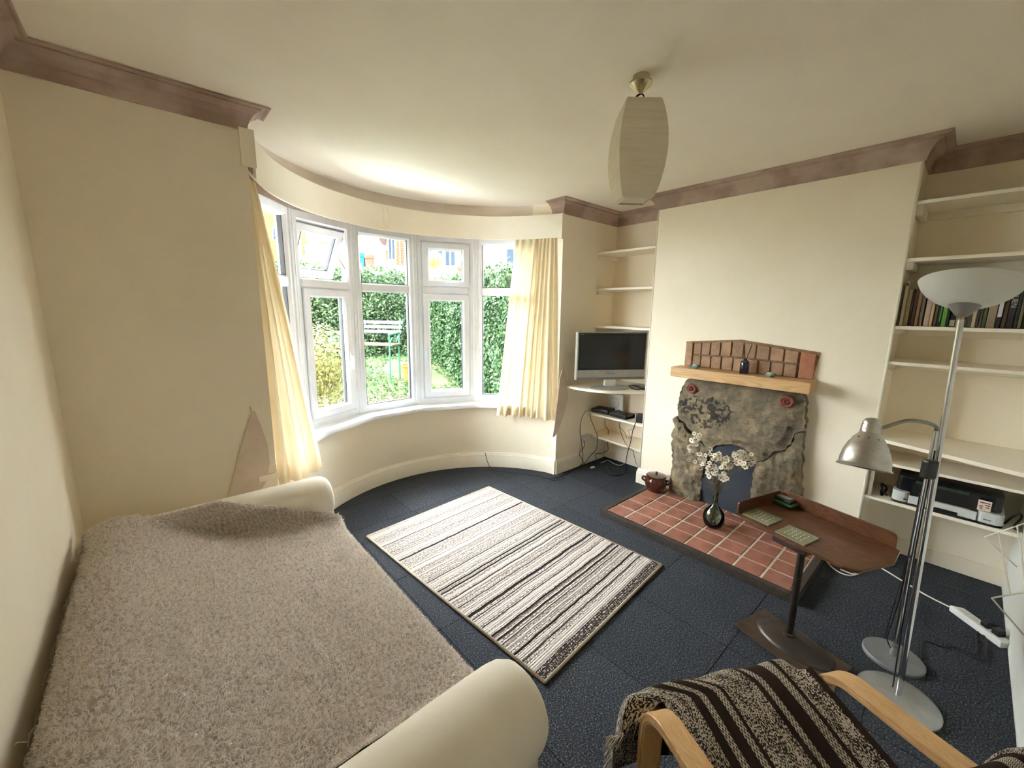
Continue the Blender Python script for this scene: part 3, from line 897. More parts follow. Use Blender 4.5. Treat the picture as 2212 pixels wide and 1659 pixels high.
# ornaments on the mantel
root = thing('reed_diffuser', 'cobalt blue glass bottle with brown reeds on the mantel', 'diffuser', (3.25, 1.078, 1.166))
MB().lathe([(.001, 0), (.028, 0), (.031, .004), (.031, .075), (.028, .088), (.018, .098), (.012, .101), (.012, .112), (.001, .112)], (3.25, 1.078, 1.1665), 28).build('bottle', cobalt_m, root, smooth=40)
for dy, dx, h in ((.025, .005, .215), (.012, -.01, .21), (-.032, .004, .22), (-.037, -.008, .215)):
    MB().tube([(3.25, 1.078, 1.25), (3.25 + dx, 1.078 + dy, 1.166 + h)], .0022, 6).build('reed', reed_m, root)
for lab, y in (('pale blue glass tealight dish at the pot end of the mantel', 1.437), ('pale blue glass tealight dish beside the tray table end of the mantel', .905)):
    root = thing('tealight_holder', lab, 'tealight', (3.24, y, 1.166))
    MB().lathe([(.001, .002), (.022, 0), (.026, .002), (.036, .018), (.040, .024), (.037, .024), (.030, .012), (.001, .010)], (3.24, y, 1.1665), 24).build('dish', M('pale_blue_glass', '#7fa6ad', '#6b949c', rough=.08, coat=1), root, smooth=40)
    MB().lathe([(.019, .0), (.019, .016), (.001, .015)], (3.24, y, 1.178), 16).build('candle', M('white_wax', '#e6e2d8', rough=.5), root, smooth=40)

# brown lidded crock
pc = Vector((3.195, 1.665, HZ + .002))
root = thing('bean_pot', 'brown glazed stoneware pot with lid beside the fireplace', 'pot', pc)
PS = 1.0
MB().lathe([(.001, 0), (.062, 0), (.07, .006), (.085, .04), (.094, .075), (.090, .105), (.078, .122), (.078, .128), (.086, .132), (.086, .138), (.07, .138), (.001, .136)], pc, 32).build('body', glaze_m, root, smooth=40)
lid = MB().lathe([(.08, .0), (.082, .006), (.06, .014), (.012, .018), (.008, .024), (.013, .030), (.010, .037), (.001, .038)], pc + Vector((0, 0, .137)), 32).build('lid', glaze_m, root, smooth=40)
for s in (-1, 1):
    e = Vector((-.35 * s, .94 * s, 0))
    MB().tube(smooth_path([pc + e * .086 + Vector((0, 0, .108)), pc + e * .112 + Vector((0, 0, .105)), pc + e * .114 + Vector((0, 0, .085)), pc + e * .09 + Vector((0, 0, .07))], 5), .009, 8).build('handle', glaze_m, root, smooth='all')

# demijohn vase with dried flowers
vc = Vector((2.965, 1.073, HZ + .002))
vase = thing('glass_vase', 'green glass bottle vase standing on the tiled hearth', 'vase', vc)
vp = [(.001, 0), (.045, 0), (.058, .008), (.071, .045), (.073, .075), (.066, .11), (.045, .14), (.024, .162), (.017, .185), (.0155, .25), (.019, .256), (.019, .262)]
vin = [(max(r - .003, .001), z + (.003 if z < .1 else 0)) for r, z in vp][::-1]
MB().lathe(vp + vin, vc, 36).build('body', bottle_m, vase, smooth=60)
fl = thing('dried_flower_spray', 'bunch of dried white flowers standing in the green glass vase', 'dried flowers', vc + Vector((0, 0, .1)))
petal_m = M('papery_white_petal', '#e3dccb', '#d0c4ab', rough=.8, scale=60); stem_m = M('dry_olive_stem', '#6e6242', '#57492f', rough=.9); eye_m = M('brown_flower_centre', '#6b5326', rough=.9)
stems = MB(); rnd = random.Random(5); nk = vc + Vector((0, 0, .255))
clusters = [((1503, 955), 9, .034), ((1520, 990), 6, .035), ((1490, 972), 5, .028), ((1530, 975), 3, .02), ((1515, 1000), 4, .03), ((1540, 1012), 9, .035), ((1562, 998), 9, .034), ((1570, 1010), 6, .03), ((1548, 985), 4, .028), ((1562, 1030), 5, .025), ((1605, 983), 9, .038), ((1622, 992), 7, .03), ((1590, 990), 4, .028), ((1608, 1005), 4, .026), ((1535, 1030), 3, .02)]
petals = []
for (px, py), n, sp in clusters:
    cc = onx(px, py, 2.97 + rnd.uniform(-.05, .05))
    stems.tube(smooth_path([vc + Vector((rnd.uniform(-.03, .03), rnd.uniform(-.03, .03), .02)), nk + Vector((rnd.uniform(-.008, .008), rnd.uniform(-.008, .008), 0)), nk.lerp(cc, .45) + Vector((rnd.uniform(-.02, .02), rnd.uniform(-.02, .02), .03)), cc], 5), .0011, 5)
    for _ in range(int(n * 1.5)):
        p = cc + Vector((rnd.gauss(0, sp * .6), rnd.gauss(0, sp * .6), rnd.gauss(0, sp * .7)))
        stems.tube([nk.lerp(cc, .8), p], .0007, 4)
        petals.append(p)
for _ in range(240):
    a = nk + Vector((rnd.gauss(0, .012), rnd.gauss(0, .012), rnd.uniform(0, .09))); b = a + Vector((rnd.gauss(0, .035), rnd.gauss(0, .035), rnd.uniform(-.01, .05)))
    stems.tube([a, (a + b) / 2 + Vector((0, 0, .012)), b], .0006, 3)
tag(stems.build('stems', stem_m, fl), kind='stuff')
fproto = None
for p in petals:
    axis = Vector((-1 + rnd.uniform(-.5, .5), -.5 + rnd.uniform(-.7, .7), rnd.uniform(-.2, .9))).normalized()
    if fproto is None:
        fm = MB()
        for k in range(6):
            a = k * math.pi / 3
            c, s = math.cos(a), math.sin(a); L = .017
            e = lambda u, v, w: Vector((c * u - s * v, s * u + c * v, w))
            fm.add([e(.002, -.002, 0), e(L * .6, -.006, .004), e(L, 0, .003), e(L * .6, .006, .004), e(.002, .002, 0)], [(0, 1, 2, 3, 4)])
        fproto = fm.build('flower', petal_m, None, loc=(0, 0, 0)); fproto['label'] = 'small papery white flower head'
        ef = MB().lathe([(.001, .006), (.003, .004), (.0035, 0)], (0, 0, 0), 8).build('flower_centre', eye_m, None, loc=(0, 0, 0))
        ef.parent = fproto; first = True
    o = fproto if first else fproto.copy()
    if not first:
        COL.objects.link(o); e2 = ef.copy(); COL.objects.link(e2); e2.parent = o
    first = False
    o.parent = fl
    m = Matrix.Translation(p) @ axis.to_track_quat('Z', 'X').to_matrix().to_4x4() @ Matrix.Scale(rnd.uniform(.95, 1.4), 4)
    o.matrix_local = WM[fl.name].inverted() @ m; WM[o.name] = m

# ================================================================== RUG
rp = [onz(*p, .012) for p in ((1058, 1052), (791, 1156), (1433, 1221), (1172, 1470))]
rc = sum(rp, Vector()) / 4; rz = math.atan2(-((rp[0] - rp[2]).x), (rp[0] - rp[2]).y)
RW, RL = .587, .815
mb = MB(); rows = []
for i in range(25):
    x = lerp(-RW, RW, i / 24)
    rows.append([Vector((x, lerp(-RL, RL, j / 32), .013 + .002 * noise.noise(Vector((x * 4, j * .2, 2))))) for j in range(33)])
mb.grid(rows)
n = len(mb.v)
ringi = [i * 33 for i in range(25)] + [24 * 33 + j for j in range(1, 33)] + [i * 33 + 32 for i in range(23, -1, -1)] + [j for j in range(31, 0, -1)]
for q in ringi:
    v = mb.v[q].copy(); v.x *= 1.003; v.y *= 1.003; v.z = .001; mb.v.append(v)
for k in range(len(ringi)):
    k2 = (k + 1) % len(ringi); mb.f.append((ringi[k], ringi[k2], n + k2, n + k))
rug = thing('area_rug', 'cream rug with dark brown irregular stripes on the navy carpet', 'rug', (rc.x, rc.y, 0), rz)
MRUG = WM[rug.name]
mb.v = [MRUG @ p for p in mb.v]
mb.build('pile', rug_m, rug)
tb = MB(); hem = [(-RW, -RL), (RW, -RL), (RW, RL), (-RW, RL), (-RW, -RL)]
for a, b in zip(hem, hem[1:]):
    tb.tube([MRUG @ Vector((*a, .009)), MRUG @ Vector((*b, .009))], .0075, 8)
tb.build('bound_edge', M('cream_binding', '#cfc3ae', '#b5a78f', rough=.9, scale=120), rug, smooth='all')

# ================================================================== SOFA
sofa = thing('sofa', 'two-seat sofa in a cream cotton cover with rounded roll arms', 'sofa', (.18, 1.52, 0))


def roll_section(c, zt, r, hp, zb, n=18):
    pts = [(c - hp, zb), (c - hp, zt - 2 * r + .03)]
    for k in range(n + 1):
        a = math.pi * 1.22 - (math.pi * 1.44) * k / n
        pts.append((c + r * math.cos(a), zt - r + r * math.sin(a)))
    pts += [(c + hp, zt - 2 * r + .03), (c + hp, zb)]
    return pts


def roll(axis, a0, a1, c, zt, r, hp, zb, end0=True, end1=True):
    prof = roll_section(c, zt, r, hp, zb); zc = zt - r
    secs = []
    E = [(0, .72), (.012, .86), (.035, .96), (.07, 1)]
    if end0: secs += [(a0 + d, s) for d, s in E]
    else: secs += [(a0, 1)]
    nmid = 14
    secs += [(lerp(a0 + .07, a1 - .07, k / nmid), 1) for k in range(1, nmid)]
    if end1: secs += [(a1 - d, s) for d, s in E[::-1]]
    else: secs += [(a1, 1)]
    rows = []
    for x, s in secs:
        row = []
        for (q, z) in prof:
            k = noise.noise(Vector((x * 9, q * 7, z * 9))) * .004 + .003 * math.sin(x * 70 + 5 * z) * max(0, noise.noise(Vector((x * 3, 1, 5))))
            qq = c + (q - c) * (s + k * 4); zz = zc + (z - zc) * (s + k) if z > zc - r else z
            row.append(Vector((x, qq, zz)) if axis == 'x' else Vector((qq, x, zz)))
        rows.append(row)
    mb = MB().grid(rows, True); m = len(prof); k = len(mb.v)
    mb.f += [tuple(range(m)), tuple(range(k - 1, k - m - 1, -1))]
    return mb


NEAR_Y, FAR_Y = .690, 2.345
roll('x', -.29, .675, NEAR_Y, .655, .125, .085, .09).build('arm', cotton_m, sofa, smooth=60)
roll('x', -.29, .675, FAR_Y, .655, .125, .085, .09).build('arm', cotton_m, sofa, smooth=60)
roll('y', NEAR_Y + .08, FAR_Y - .08, -.185, .655, .115, .10, .09, False, False).build('backrest', cotton_m, sofa, smooth=60)
MB().box(-.10, .625, NEAR_Y + .06, FAR_Y - .06, .10, .37).build('base_skirt', cotton_m, sofa, bevel=.02)
MB().box(-.10, .645, NEAR_Y + .10, FAR_Y - .10, .33, .425).build('seat_cushion', cotton_m, sofa, bevel=.035, bseg=4, smooth=60)
for x in (-.22, .60):
    for y in (NEAR_Y, FAR_Y):
        MB().box(x - .03, x + .03, y - .03, y + .03, 0, .10).build('leg', M('dark_leg', '#2b2320', rough=.5), sofa, bevel=.004)

# mohair throw slung from the back of the sofa to the front of the seat
prof = smooth_path([(-.298, 0, .40), (-.297, 0, .55), (-.282, 0, .655), (-.235, 0, .70), (-.16, 0, .705), (-.07, 0, .655), (.05, 0, .585), (.2, 0, .525), (.38, 0, .485), (.55, 0, .465), (.64, 0, .452), (.672, 0, .41), (.68, 0, .30), (.682, 0, .17)], 11)
ylines = [(NEAR_Y + .103, .612), (NEAR_Y + .122, .59), (NEAR_Y + .14, .535), (NEAR_Y + .155, .50), (NEAR_Y + .185, .47), (NEAR_Y + .23, .45)]
ylines += [(y, 0) for y in np.linspace(NEAR_Y + .27, FAR_Y - .30, 130)]
ylines += [(FAR_Y - .25, .45), (FAR_Y - .2, .475), (FAR_Y - .165, .51), (FAR_Y - .147, .55), (FAR_Y - .14, .59), (FAR_Y - .118, .632), (FAR_Y - .085, .662), (FAR_Y - .05, .676)]
rows = []
fi = next(i for i, p in enumerate(prof) if p.x > .638)


def smax(a, b, k=.05): h = max(0, min(1, .5 + .5 * (a - b) / k)); return lerp(b, a, h) + k * h * (1 - h)


for (y, za_) in ylines:
    row = []
    for i, p in enumerate(prof):
        za = za_
        z = p.z; x = p.x; yy = y
        if za and y > 1.5:
            lim = np.interp(x, [.1, .39, .5, .74], [.70, .60, .55, .465])
            if za > lim: yy = FAR_Y - .147 if lim > .55 else FAR_Y - .165; yy = min(y, np.interp(lim, [.45, .51, .55, .59, .632, .70], [FAR_Y - .25, FAR_Y - .165, FAR_Y - .147, FAR_Y - .14, FAR_Y - .118, y])); za = lim
        elif za:
            za = min(za, float(np.interp(x, [.3, .52, .62], [.605, .56, .455])))
        if za:
            if i <= fi: z = smax(z, za, .04)
            else: z = smax(prof[fi].z, za, .04) - (prof[fi].z - p.z); x = p.x + max(0, (za - .45)) * .12
        lump = noise.fractal(Vector((x * 3, y * 3, 1.3)), 1, 2, 3) * .007 + noise.noise(Vector((x * 55, y * 55, 4))) * .006
        z += lump * (1 if i < fi else .3)
        row.append(Vector((x, yy, z)))
    rows.append(row)
throw = thing('throw_blanket', 'fluffy beige mohair throw draped over the cream sofa', 'blanket', (.18, 1.52, .2))
throw_m = M('mohair_wool', '#d6cabe', '#bfb1a4', rough=1.0, scale=90, bump=1.0, bscale=170, bdist=.012, spec=.1)  # base darker than the strands, painting shade into the gaps of the pile
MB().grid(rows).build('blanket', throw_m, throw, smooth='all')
# pile strands
P = np.array([[list(p) for p in r] for r in rows]); nu, nv = P.shape[:2]
rng = np.random.default_rng(3)
du = np.linalg.norm(np.diff(P, axis=0), axis=2)[:, :-1]; dv = np.linalg.norm(np.diff(P, axis=1), axis=2)[:-1]
area = (du * dv).ravel(); NS = 90000
idx = rng.choice(area.size, NS, p=area / area.sum()); I, J = idx // (nv - 1), idx % (nv - 1)
a, b = rng.random((2, NS, 1))
A, B, C, D = P[I, J], P[I + 1, J], P[I + 1, J + 1], P[I, J + 1]
pos = A * (1 - a) * (1 - b) + B * a * (1 - b) + C * a * b + D * (1 - a) * b
nrm = np.cross(C - A, D - B); nrm /= np.linalg.norm(nrm, axis=1, keepdims=True) + 1e-9; nrm *= np.sign(nrm[:, 2:3] + nrm[:, 0:1] * .3 + 1e-6)
clump = np.sin(pos[:, 1:2] * 210 + 3 * np.sin(pos[:, 0:1] * 90)) * .5 + rng.normal(0, .8, (NS, 1))
tang = rng.normal(0, 1, (NS, 3)); tang -= nrm * (tang * nrm).sum(1, keepdims=True); tang /= np.linalg.norm(tang, axis=1, keepdims=True)
wl = .019; wx = pos[:, 0] / wl + .8 * np.sin(pos[:, 1] * 37) + .5 * np.sin(pos[:, 1] * 91 + pos[:, 0] * 23); wy = pos[:, 1] / wl + .8 * np.sin(pos[:, 0] * 41 + 1) + .5 * np.sin(pos[:, 0] * 87 - pos[:, 1] * 31)
pull = np.stack([np.sin(2 * np.pi * wx), np.sin(2 * np.pi * wy), 0 * wx], 1); pull -= nrm * (pull * nrm).sum(1, keepdims=True)
tops = pull * .0042
side = np.cross(nrm, tang); ln = rng.uniform(.008, .017, (NS, 1)); wd = .0012
p0 = pos + nrm * .001; p1 = p0 + nrm * ln * .55 + tang * ln * .25 * clump + tops; p2 = tops + p1 + nrm * ln * rng.uniform(-.1, .25, (NS, 1)) + tang * ln * .7
V = np.stack([p0 - side * wd, p0 + side * wd, p1 + side * wd, p1 - side * wd, p2], 1).reshape(-1, 3)


def np_mesh(name, V, faces_flat, loop_tot, mat, parent, kind='stuff'):
    me = bpy.data.meshes.new(name)
    inv = np.array(WM[parent.name].inverted()); V = V @ inv[:3, :3].T + inv[:3, 3]
    me.vertices.add(len(V)); me.vertices.foreach_set('co', V.astype(np.float32).ravel())
    me.loops.add(len(faces_flat)); me.loops.foreach_set('vertex_index', faces_flat.astype(np.int32))
    st = np.concatenate([[0], np.cumsum(loop_tot)[:-1]]).astype(np.int32)
    me.polygons.add(len(loop_tot)); me.polygons.foreach_set('loop_start', st)
    me.update(calc_edges=True); me.validate()
    o = bpy.data.objects.new(name, me); COL.objects.link(o); me.materials.append(mat); o.parent = parent; WM[o.name] = WM[parent.name].copy()
    if kind: o['kind'] = kind
    return o


k5 = np.arange(NS)[:, None] * 5
fl_ = np.concatenate([k5 + np.array([0, 1, 2, 3]), k5 + np.array([3, 2, 4])], 1).ravel()
np_mesh('wool_pile', V, fl_, np.tile([4, 3], NS), translucent('mohair_strand', '#f6efe8', '#e9e0d7', .45, rough=1, scale=60, bump=0.0), throw)
fr = MB(); rnd = random.Random(9)
for k in range(260):
    y = rnd.uniform(.85, 2.2); s0 = Vector((-.285 + rnd.uniform(-.005, .03), y, rnd.uniform(.60, .69)))
    e = s0 + Vector((-.018 + rnd.uniform(-.006, .012), rnd.uniform(-.03, .03), rnd.uniform(-.05, .005)))
    fr.tube([s0, (s0 + e) / 2 + Vector((-.004, rnd.uniform(-.01, .01), .008)), e], .0011, 3)
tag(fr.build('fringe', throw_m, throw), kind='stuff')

# ================================================================== BENT-WOOD ARMCHAIR
CHR = R_(-29.0); CH0 = Vector((1.235, .305, 0))
chair = thing('armchair', 'bentwood birch armchair covered by a striped brown throw', 'armchair', CH0, CHR)
MC = WM[chair.name]


def band(path, xc, w, th):
    path = smooth_path([(0, y, z) for y, z in path], 8); rows = []
    for i, p in enumerate(path):
        d = (path[min(i + 1, len(path) - 1)] - path[max(i - 1, 0)]).normalized(); n = Vector((0, -d.z, d.y))
        rows.append([MC @ Vector((xc + sx * w / 2, p.y + n.y * s * th / 2, p.z + n.z * s * th / 2)) for sx, s in ((-1, 1), (1, 1), (1, -1), (-1, -1))])
    mb = MB().grid(rows, True); k = len(mb.v); mb.f += [(0, 1, 2, 3), tuple(range(k - 1, k - 5, -1))]
    return mb


def birch_bent():
    t = NT('bent_birch_ply'); t.bsdf.inputs['Roughness'].default_value = .35; t.bsdf.inputs['Coat Weight'].default_value = .3
    co = t.coord(); w = t.noise(t.mapped(co, (9, 1.6, 1.6)), 2.2, 3, .5, 1.0)
    g = t.math('PINGPONG', t.math('FRACT', t.math('MULTIPLY', w, 11)), .5)
    t.base(t.ramp(t.math('ADD', g, t.math('MULTIPLY', t.noise(t.mapped(co, (90, 6, 6)), 3, 2), .35)), [(.05, '#d3ad7a'), (.8, '#bf935f')])); return t.m


bent_m = birch_bent()
ply_m = M('ply_edge', '#b98a55', '#7a5530', rough=.5, scale=3)
arm_path = [(-.50, .02), (-.30, .012), (-.10, .012), (-.03, .03), (.0, .09), (.002, .25), (.002, .40), (-.012, .465), (-.06, .503), (-.12, .513), (-.25, .525), (-.40, .543), (-.50, .556)]
for s in (-1, 1):
    fr_ = band(arm_path, s * .3075, .064, .026).build('arm_frame', bent_m, chair, bevel=.003, bseg=2)
    lam = MB()
    for kk in (-.25, .25):
        pp = smooth_path([(0, y, z) for y, z in arm_path], 8)
        pts = []
        for i, p in enumerate(pp):
            d = (pp[min(i + 1, len(pp) - 1)] - pp[max(i - 1, 0)]).normalized(); n = Vector((0, -d.z, d.y))
            for_s = 1
            pts.append(MC @ Vector((s * .3075 - .0325, p.y + n.y * kk * .026, p.z + n.z * kk * .026)))
        lam.tube(pts, .0009, 4)
    lam.build('laminate_line', ply_m, fr_)
seat_path = [(.075, .395), (.05, .405), (-.15, .36), (-.32, .32), (-.385, .36), (-.42, .50), (-.44, .62)]
for s in (-1, 1):
    band(seat_path, s * .24, .05, .022).build('seat_rail', bent_m, chair, bevel=.003)
for y, z in ((.0, .20), (-.36, .30)):
    MB().obox(MC @ Vector((-.30, y - .012, z - .02)), MC.to_3x3() @ Vector((.60, 0, 0)), MC.to_3x3() @ Vector((0, .022, 0)), (0, 0, .05)).build('cross_rail', bent_m, chair, bevel=.003)
# seat and back pad under the throw
pad = [(.085, .40), (.07, .425), (-.1, .405), (-.28, .365), (-.345, .385), (-.385, .50), (-.415, .65)]
band(pad, 0, .50, .045).build('seat_pad', M('dark_brown_canvas', '#3a2c24', '#2c211b', rough=.95, bump=.2), chair, bevel=.01)

# throw on the armchair
cp = smooth_path([(0, .118, .13), (0, .12, .26), (0, .118, .38), (0, .10, .435), (0, .06, .462), (0, -.06, .448), (0, -.2, .415), (0, -.29, .405), (0, -.335, .45), (0, -.365, .58), (0, -.40, .675), (0, -.43, .69), (0, -.46, .64), (0, -.47, .45)], 8)
rows = []; uvs = []
NU = 72
for i in range(NU + 1):
    u = i / NU; row = []; uvr = []
    for j, p in enumerate(cp):
        v = j / (len(cp) - 1)
        front = max(0, min(1, (p.y - .03) / .05)); back = max(0, min(1, (-.30 - p.y) / .08))
        x0 = lerp(-.268, -.385, front); x1 = lerp(.268, .285, front); x1 = lerp(x1, .40, back); x0 = lerp(x0, -.39, back)
        x = lerp(x0, x1, u)
        # edges of the cloth ruck up against the arms
        e = max(0, (abs(u - .5) - .40) / .10)
        z = p.z + (.02 * e * e if not front and not back else -.10 * e * e * front) + .006 * noise.noise(Vector((x * 14, p.y * 8, 3))) + .006 * math.sin(u * 22 + 2 * p.y * 8) * front
        y = p.y + .007 * noise.noise(Vector((x * 11, 5, p.z * 11))) - .05 * e * e * front
        if back: z += .03 * e * e * back; y += .012 * noise.noise(Vector((x * 18, 2, 7))) 
        row.append(MC @ Vector((x, y, z))); uvr.append((u, v))
    rows.append(row); uvs.append(uvr)
cthrow = thing('striped_throw', 'dark brown and cream zigzag striped throw over the armchair', 'blanket', CH0 + Vector((0, 0, .15)), CHR)
o = MB().grid(rows).build('cloth', cthrow_m, cthrow, smooth='all')
uvl = o.data.uv_layers.new(name='UVMap'); flat = [q for r in uvs for q in r]
for lp in o.data.loops: uvl.data[lp.index].uv = flat[lp.vertex_index]
fr = MB(); rnd = random.Random(4)
for k in range(150):
    v = rnd.random(); i = 0
    q = rows[0][int(v * 34)]; e = q + (MC.to_3x3() @ Vector((-.02 + rnd.uniform(-.012, .01), rnd.uniform(-.012, .02), -.03 + rnd.uniform(-.02, .015))))
    fr.tube([q, (q + e) / 2 + Vector((0, 0, .006)), e], .0011, 3)
tag(fr.build('tassels', M('cream_wool_tassel', '#c9beae', '#8d8175', rough=1, scale=40), cthrow), kind='stuff')

# ================================================================== TRAY TABLE
TP = Vector((2.197, .388, 0))
tr_ = thing('tray_table', 'old mahogany tray table on a dark pole with iron foot', 'table', TP)
A_ = onz(1587, 1110, .525); B_ = onz(1836, 1232, .525); C_ = onz(1926, 1179, .525)
ex = (B_ - A_).normalized(); ey = Vector((-ex.y, ex.x, 0)); ey = -ey if ey.x < 0 else ey
LT = (B_ - A_).length; DT = abs((C_ - B_).dot(ey)) - .005
tt = lambda a, b, z: Vector((A_.x, A_.y, 0)) + ex * a + ey * b + Vector((0, 0, z))
ZT = .525
MB().prism([tt(0, .01, ZT - .014), tt(.01, 0, ZT - .014), tt(LT - .03, 0, ZT - .014), tt(LT + .02, .03, ZT - .014), tt(LT + .055, DT * .62, ZT - .014), tt(LT + .02, DT - .01, ZT - .014), tt(LT, DT, ZT - .014), tt(0, DT, ZT - .014)], (0, 0, .014)).build('tray_board', mahog_m, tr_, bevel=.003)
gp = [(0, 0), (0, .05), (.006, .064), (.02, .07), (1, 0)]


def gallery(p0, p1, up, rr):
    d = (p1 - p0).normalized(); L = (p1 - p0).length
    pts = [(0, 0), (L, 0), (L, up - rr)] + [(L - rr + rr * math.sin(a), up - rr + rr * math.cos(a)) for a in (1.2, .8, .4, 0)] + [(rr - rr * math.sin(a), up - rr + rr * math.cos(a)) for a in (0, .4, .8, 1.2)] + [(0, up - rr)]
    n = Vector((-d.y, d.x, 0)) * .009
    return MB().prism([p0 + d * x + Vector((0, 0, z)) for x, z in pts], n)


gallery(tt(.004, DT - .006, ZT), tt(LT - .0, DT - .006, ZT), .072, .03).build('back_rail', mahog_m, tr_, bevel=.002)
gallery(tt(.004, .022, ZT), tt(.004, DT - .005, ZT), .066, .022).build('side_rail', mahog_m, tr_, bevel=.002)
MB().tube([tt(-.012, .006, ZT - .008), tt(.03, .006, ZT - .008)], .008, 8).build('front_moulding', mahog_m, tr_)
MB().obox(tt(LT * .38, .004, ZT - .044), ex * (LT * .30), ey * .09, (0, 0, .03)).build('bracket', M('dark_bracket', '#2e1d15', '#3a241a', rough=.5), tr_, bevel=.006)
MB().tube([(TP.x, TP.y, .05), (TP.x, TP.y, .49)], .0165, 16).build('pole', pole_m, tr_, smooth=60)
MB().tube([(TP.x, TP.y, .035), (TP.x, TP.y, .06)], .026, 16).build('collar', iron_m, tr_, smooth=40)
q0, q1 = onz(1583, 1350, .008), onz(1650, 1317, .008)
bw = (q1 - q0); bl = Vector((bw.y, -bw.x, 0)).normalized(); bl = bl if bl.y < 0 else -bl
MB().prism([q0, q1, q1 + bl * .41, q0 + bl * .41], (0, 0, .006)).build('base_plate', iron_m, tr_, bevel=.002)
ang = math.atan2(bl.y, bl.x)
dm = Matrix.Rotation(ang, 4, 'Z').to_3x3()
MB().lathe([(.17, .0), (.168, .006), (.15, .014), (.10, .024), (.05, .030), (.028, .036), (.001, .037)], (TP.x - .0, TP.y - .02, .0145), 36, dm, 1.0, .62).build('foot_dome', M('dark_cast_iron', '#3e3833', '#4a423a', rough=.38, metal=.4, scale=9), tr_, smooth=50)
MB().lathe([(.012, 0), (.010, .006), (.001, .008)], Vector((TP.x, TP.y, .028)) - bl * .105 + bw.normalized() * -.03, 10).build('bolt', iron_m, tr_)

for lab, cn in (('drilled greenish glass plate by the raised end of the tray', ((1604, 1109), (1636, 1098), (1691, 1121), (1660, 1135))), ('drilled greenish glass plate over the pole of the tray table', ((1674, 1147), (1706, 1134), (1770, 1163), (1737, 1178)))):
    pl = [onz(*c, ZT + .006) for c in cn]; ctr = sum(pl, Vector()) / 4
    root = thing('glass_plate', lab, 'glass plate', (ctr.x, ctr.y, ZT), group='drilled glass plates on the tray')
    MB().prism([p - Vector((0, 0, .005)) for p in pl], (0, 0, .006)).build('plate', plate_m, root)
    dots = MB()
    for i in range(5):
        for j in range(5):
            u, v = .22 + .14 * i, .22 + .13 * j
            p = pl[0].lerp(pl[3], u).lerp(pl[1].lerp(pl[2], u), v)
            dots.lathe([(.0030, 0), (.0025, .0006), (.001, .0008)], p + Vector((0, 0, .0012)), 8)
    tag(dots.build('drilled_dots', M('frosted_spot', '#ded9c4', rough=.7), root), kind='stuff')
c0 = onz(1690, 1087, ZT) - ey * .006; root = thing('green_black_case', 'black and green plastic case with a grey label on the tray', 'case', (c0.x, c0.y, ZT))
bx = lambda a0, a1, b0, b1, z0, z1: MB().obox(Vector((c0.x, c0.y, 0)) + ex * a0 + ey * b0 + Vector((0, 0, z0)), ex * (a1 - a0), ey * (b1 - b0), (0, 0, z1 - z0))
bx(-.075, .075, -.045, .05, ZT + .001, ZT + .014).build('base', black_m, root, bevel=.006)
bx(-.07, .07, -.04, .045, ZT + .014, ZT + .022).build('green_rim', green_m, root, bevel=.003)
ld = bx(-.062, .062, -.03, .042, ZT + .022, ZT + .042).build('lid', black_m, root, bevel=.006)
bx(-.05, .045, -.015, .03, ZT + .0422, ZT + .0428).build('label', M('grey_label', '#7d8378', '#6d7268', rough=.5), ld)
st = MB()
for k in range(2):
    b0 = -.004 + .018 * k
    st.v += []; st.obox(Vector((c0.x, c0.y, 0)) + ex * -.045 + ey * b0 + Vector((0, 0, ZT + .0428)), ex * .085, ey * .003, (0, 0, .0004))
st.build('label_print', M('pale_label_print', '#c7ccc0', rough=.6), ld)

# ================================================================== FLOOR LAMPS
LA = Vector((2.476, .032, 0))
la = thing('reading_lamp', 'steel gooseneck reading lamp with a bell shade', 'floor lamp', LA)
MB().lathe([(.112, 0), (.112, .012), (.108, .016), (.001, .017)], LA, 48).build('base', dullgrey_m, la, smooth=40)
top = atd(2023, 930, 1.70)
MB().tube([LA + Vector((0, 0, .016)), LA.lerp(top, .35) + Vector((0, 0, .01)), top], [.009, .0095, .0095], 14).build('pole', chrome_m, la, smooth=60)
MB().tube([LA + Vector((0, 0, .012)), LA + Vector((0, 0, .06))], .013, 14).build('socket_collar', dullgrey_m, la, smooth=60)
gn = smooth_path([top - Vector((0, 0, .03)), top, atd(2021, 921, 1.69), atd(2008, 915, 1.68), atd(1985, 910, 1.67), atd(1960, 909, 1.66), atd(1935, 915, 1.65), atd(1908, 924, 1.645)], 6)
MB().tube(gn, .0075, 12).build('gooseneck', M('ribbed_grey_gooseneck', '#8d897c', '#7c786c', rough=.4, metal=.8), la, smooth=60)
hc = atd(1884, 912, 1.635); rimc = atd(1865.5, 1009, 1.625); ax = (hc - rimc); HL = ax.length; qm = ax.normalized().to_track_quat('Z', 'X').to_matrix()
# the shade: rim at 0, neck and cap at the top
sh = [(.086, 0), (.088, -.003), (.089, 0), (.086, .003), (.082, .008), (.081, .030), (.074, .062), (.062, .094), (.047, .120), (.033, .140)]
MB().lathe(sh + [(r - .002, z) for r, z in sh[::-1]], rimc, 48, qm).build('shade', steel_m, la, smooth=50)
MB().lathe([(.032, .138), (.033, .148), (.032, .150), (.032, .170), (.030, .172), (.030, .183), (.023, .196), (.011, .202), (.001, .203)], rimc, 36, qm).build('cap', steel_m, la, smooth=30)
hd = MB()
for k in range(10):
    a = k * 2 * math.pi / 10
    hd.lathe([(.0035, .0), (.001, .0008)], rimc + qm @ Vector((.0512 * math.cos(a), .0512 * math.sin(a), .1145)), 8, qm @ Matrix.Rotation(a, 3, 'Z') @ Matrix.Rotation(R_(48), 3, 'Y'))
tag(hd.build('vent_holes', black_m, la), kind='stuff')
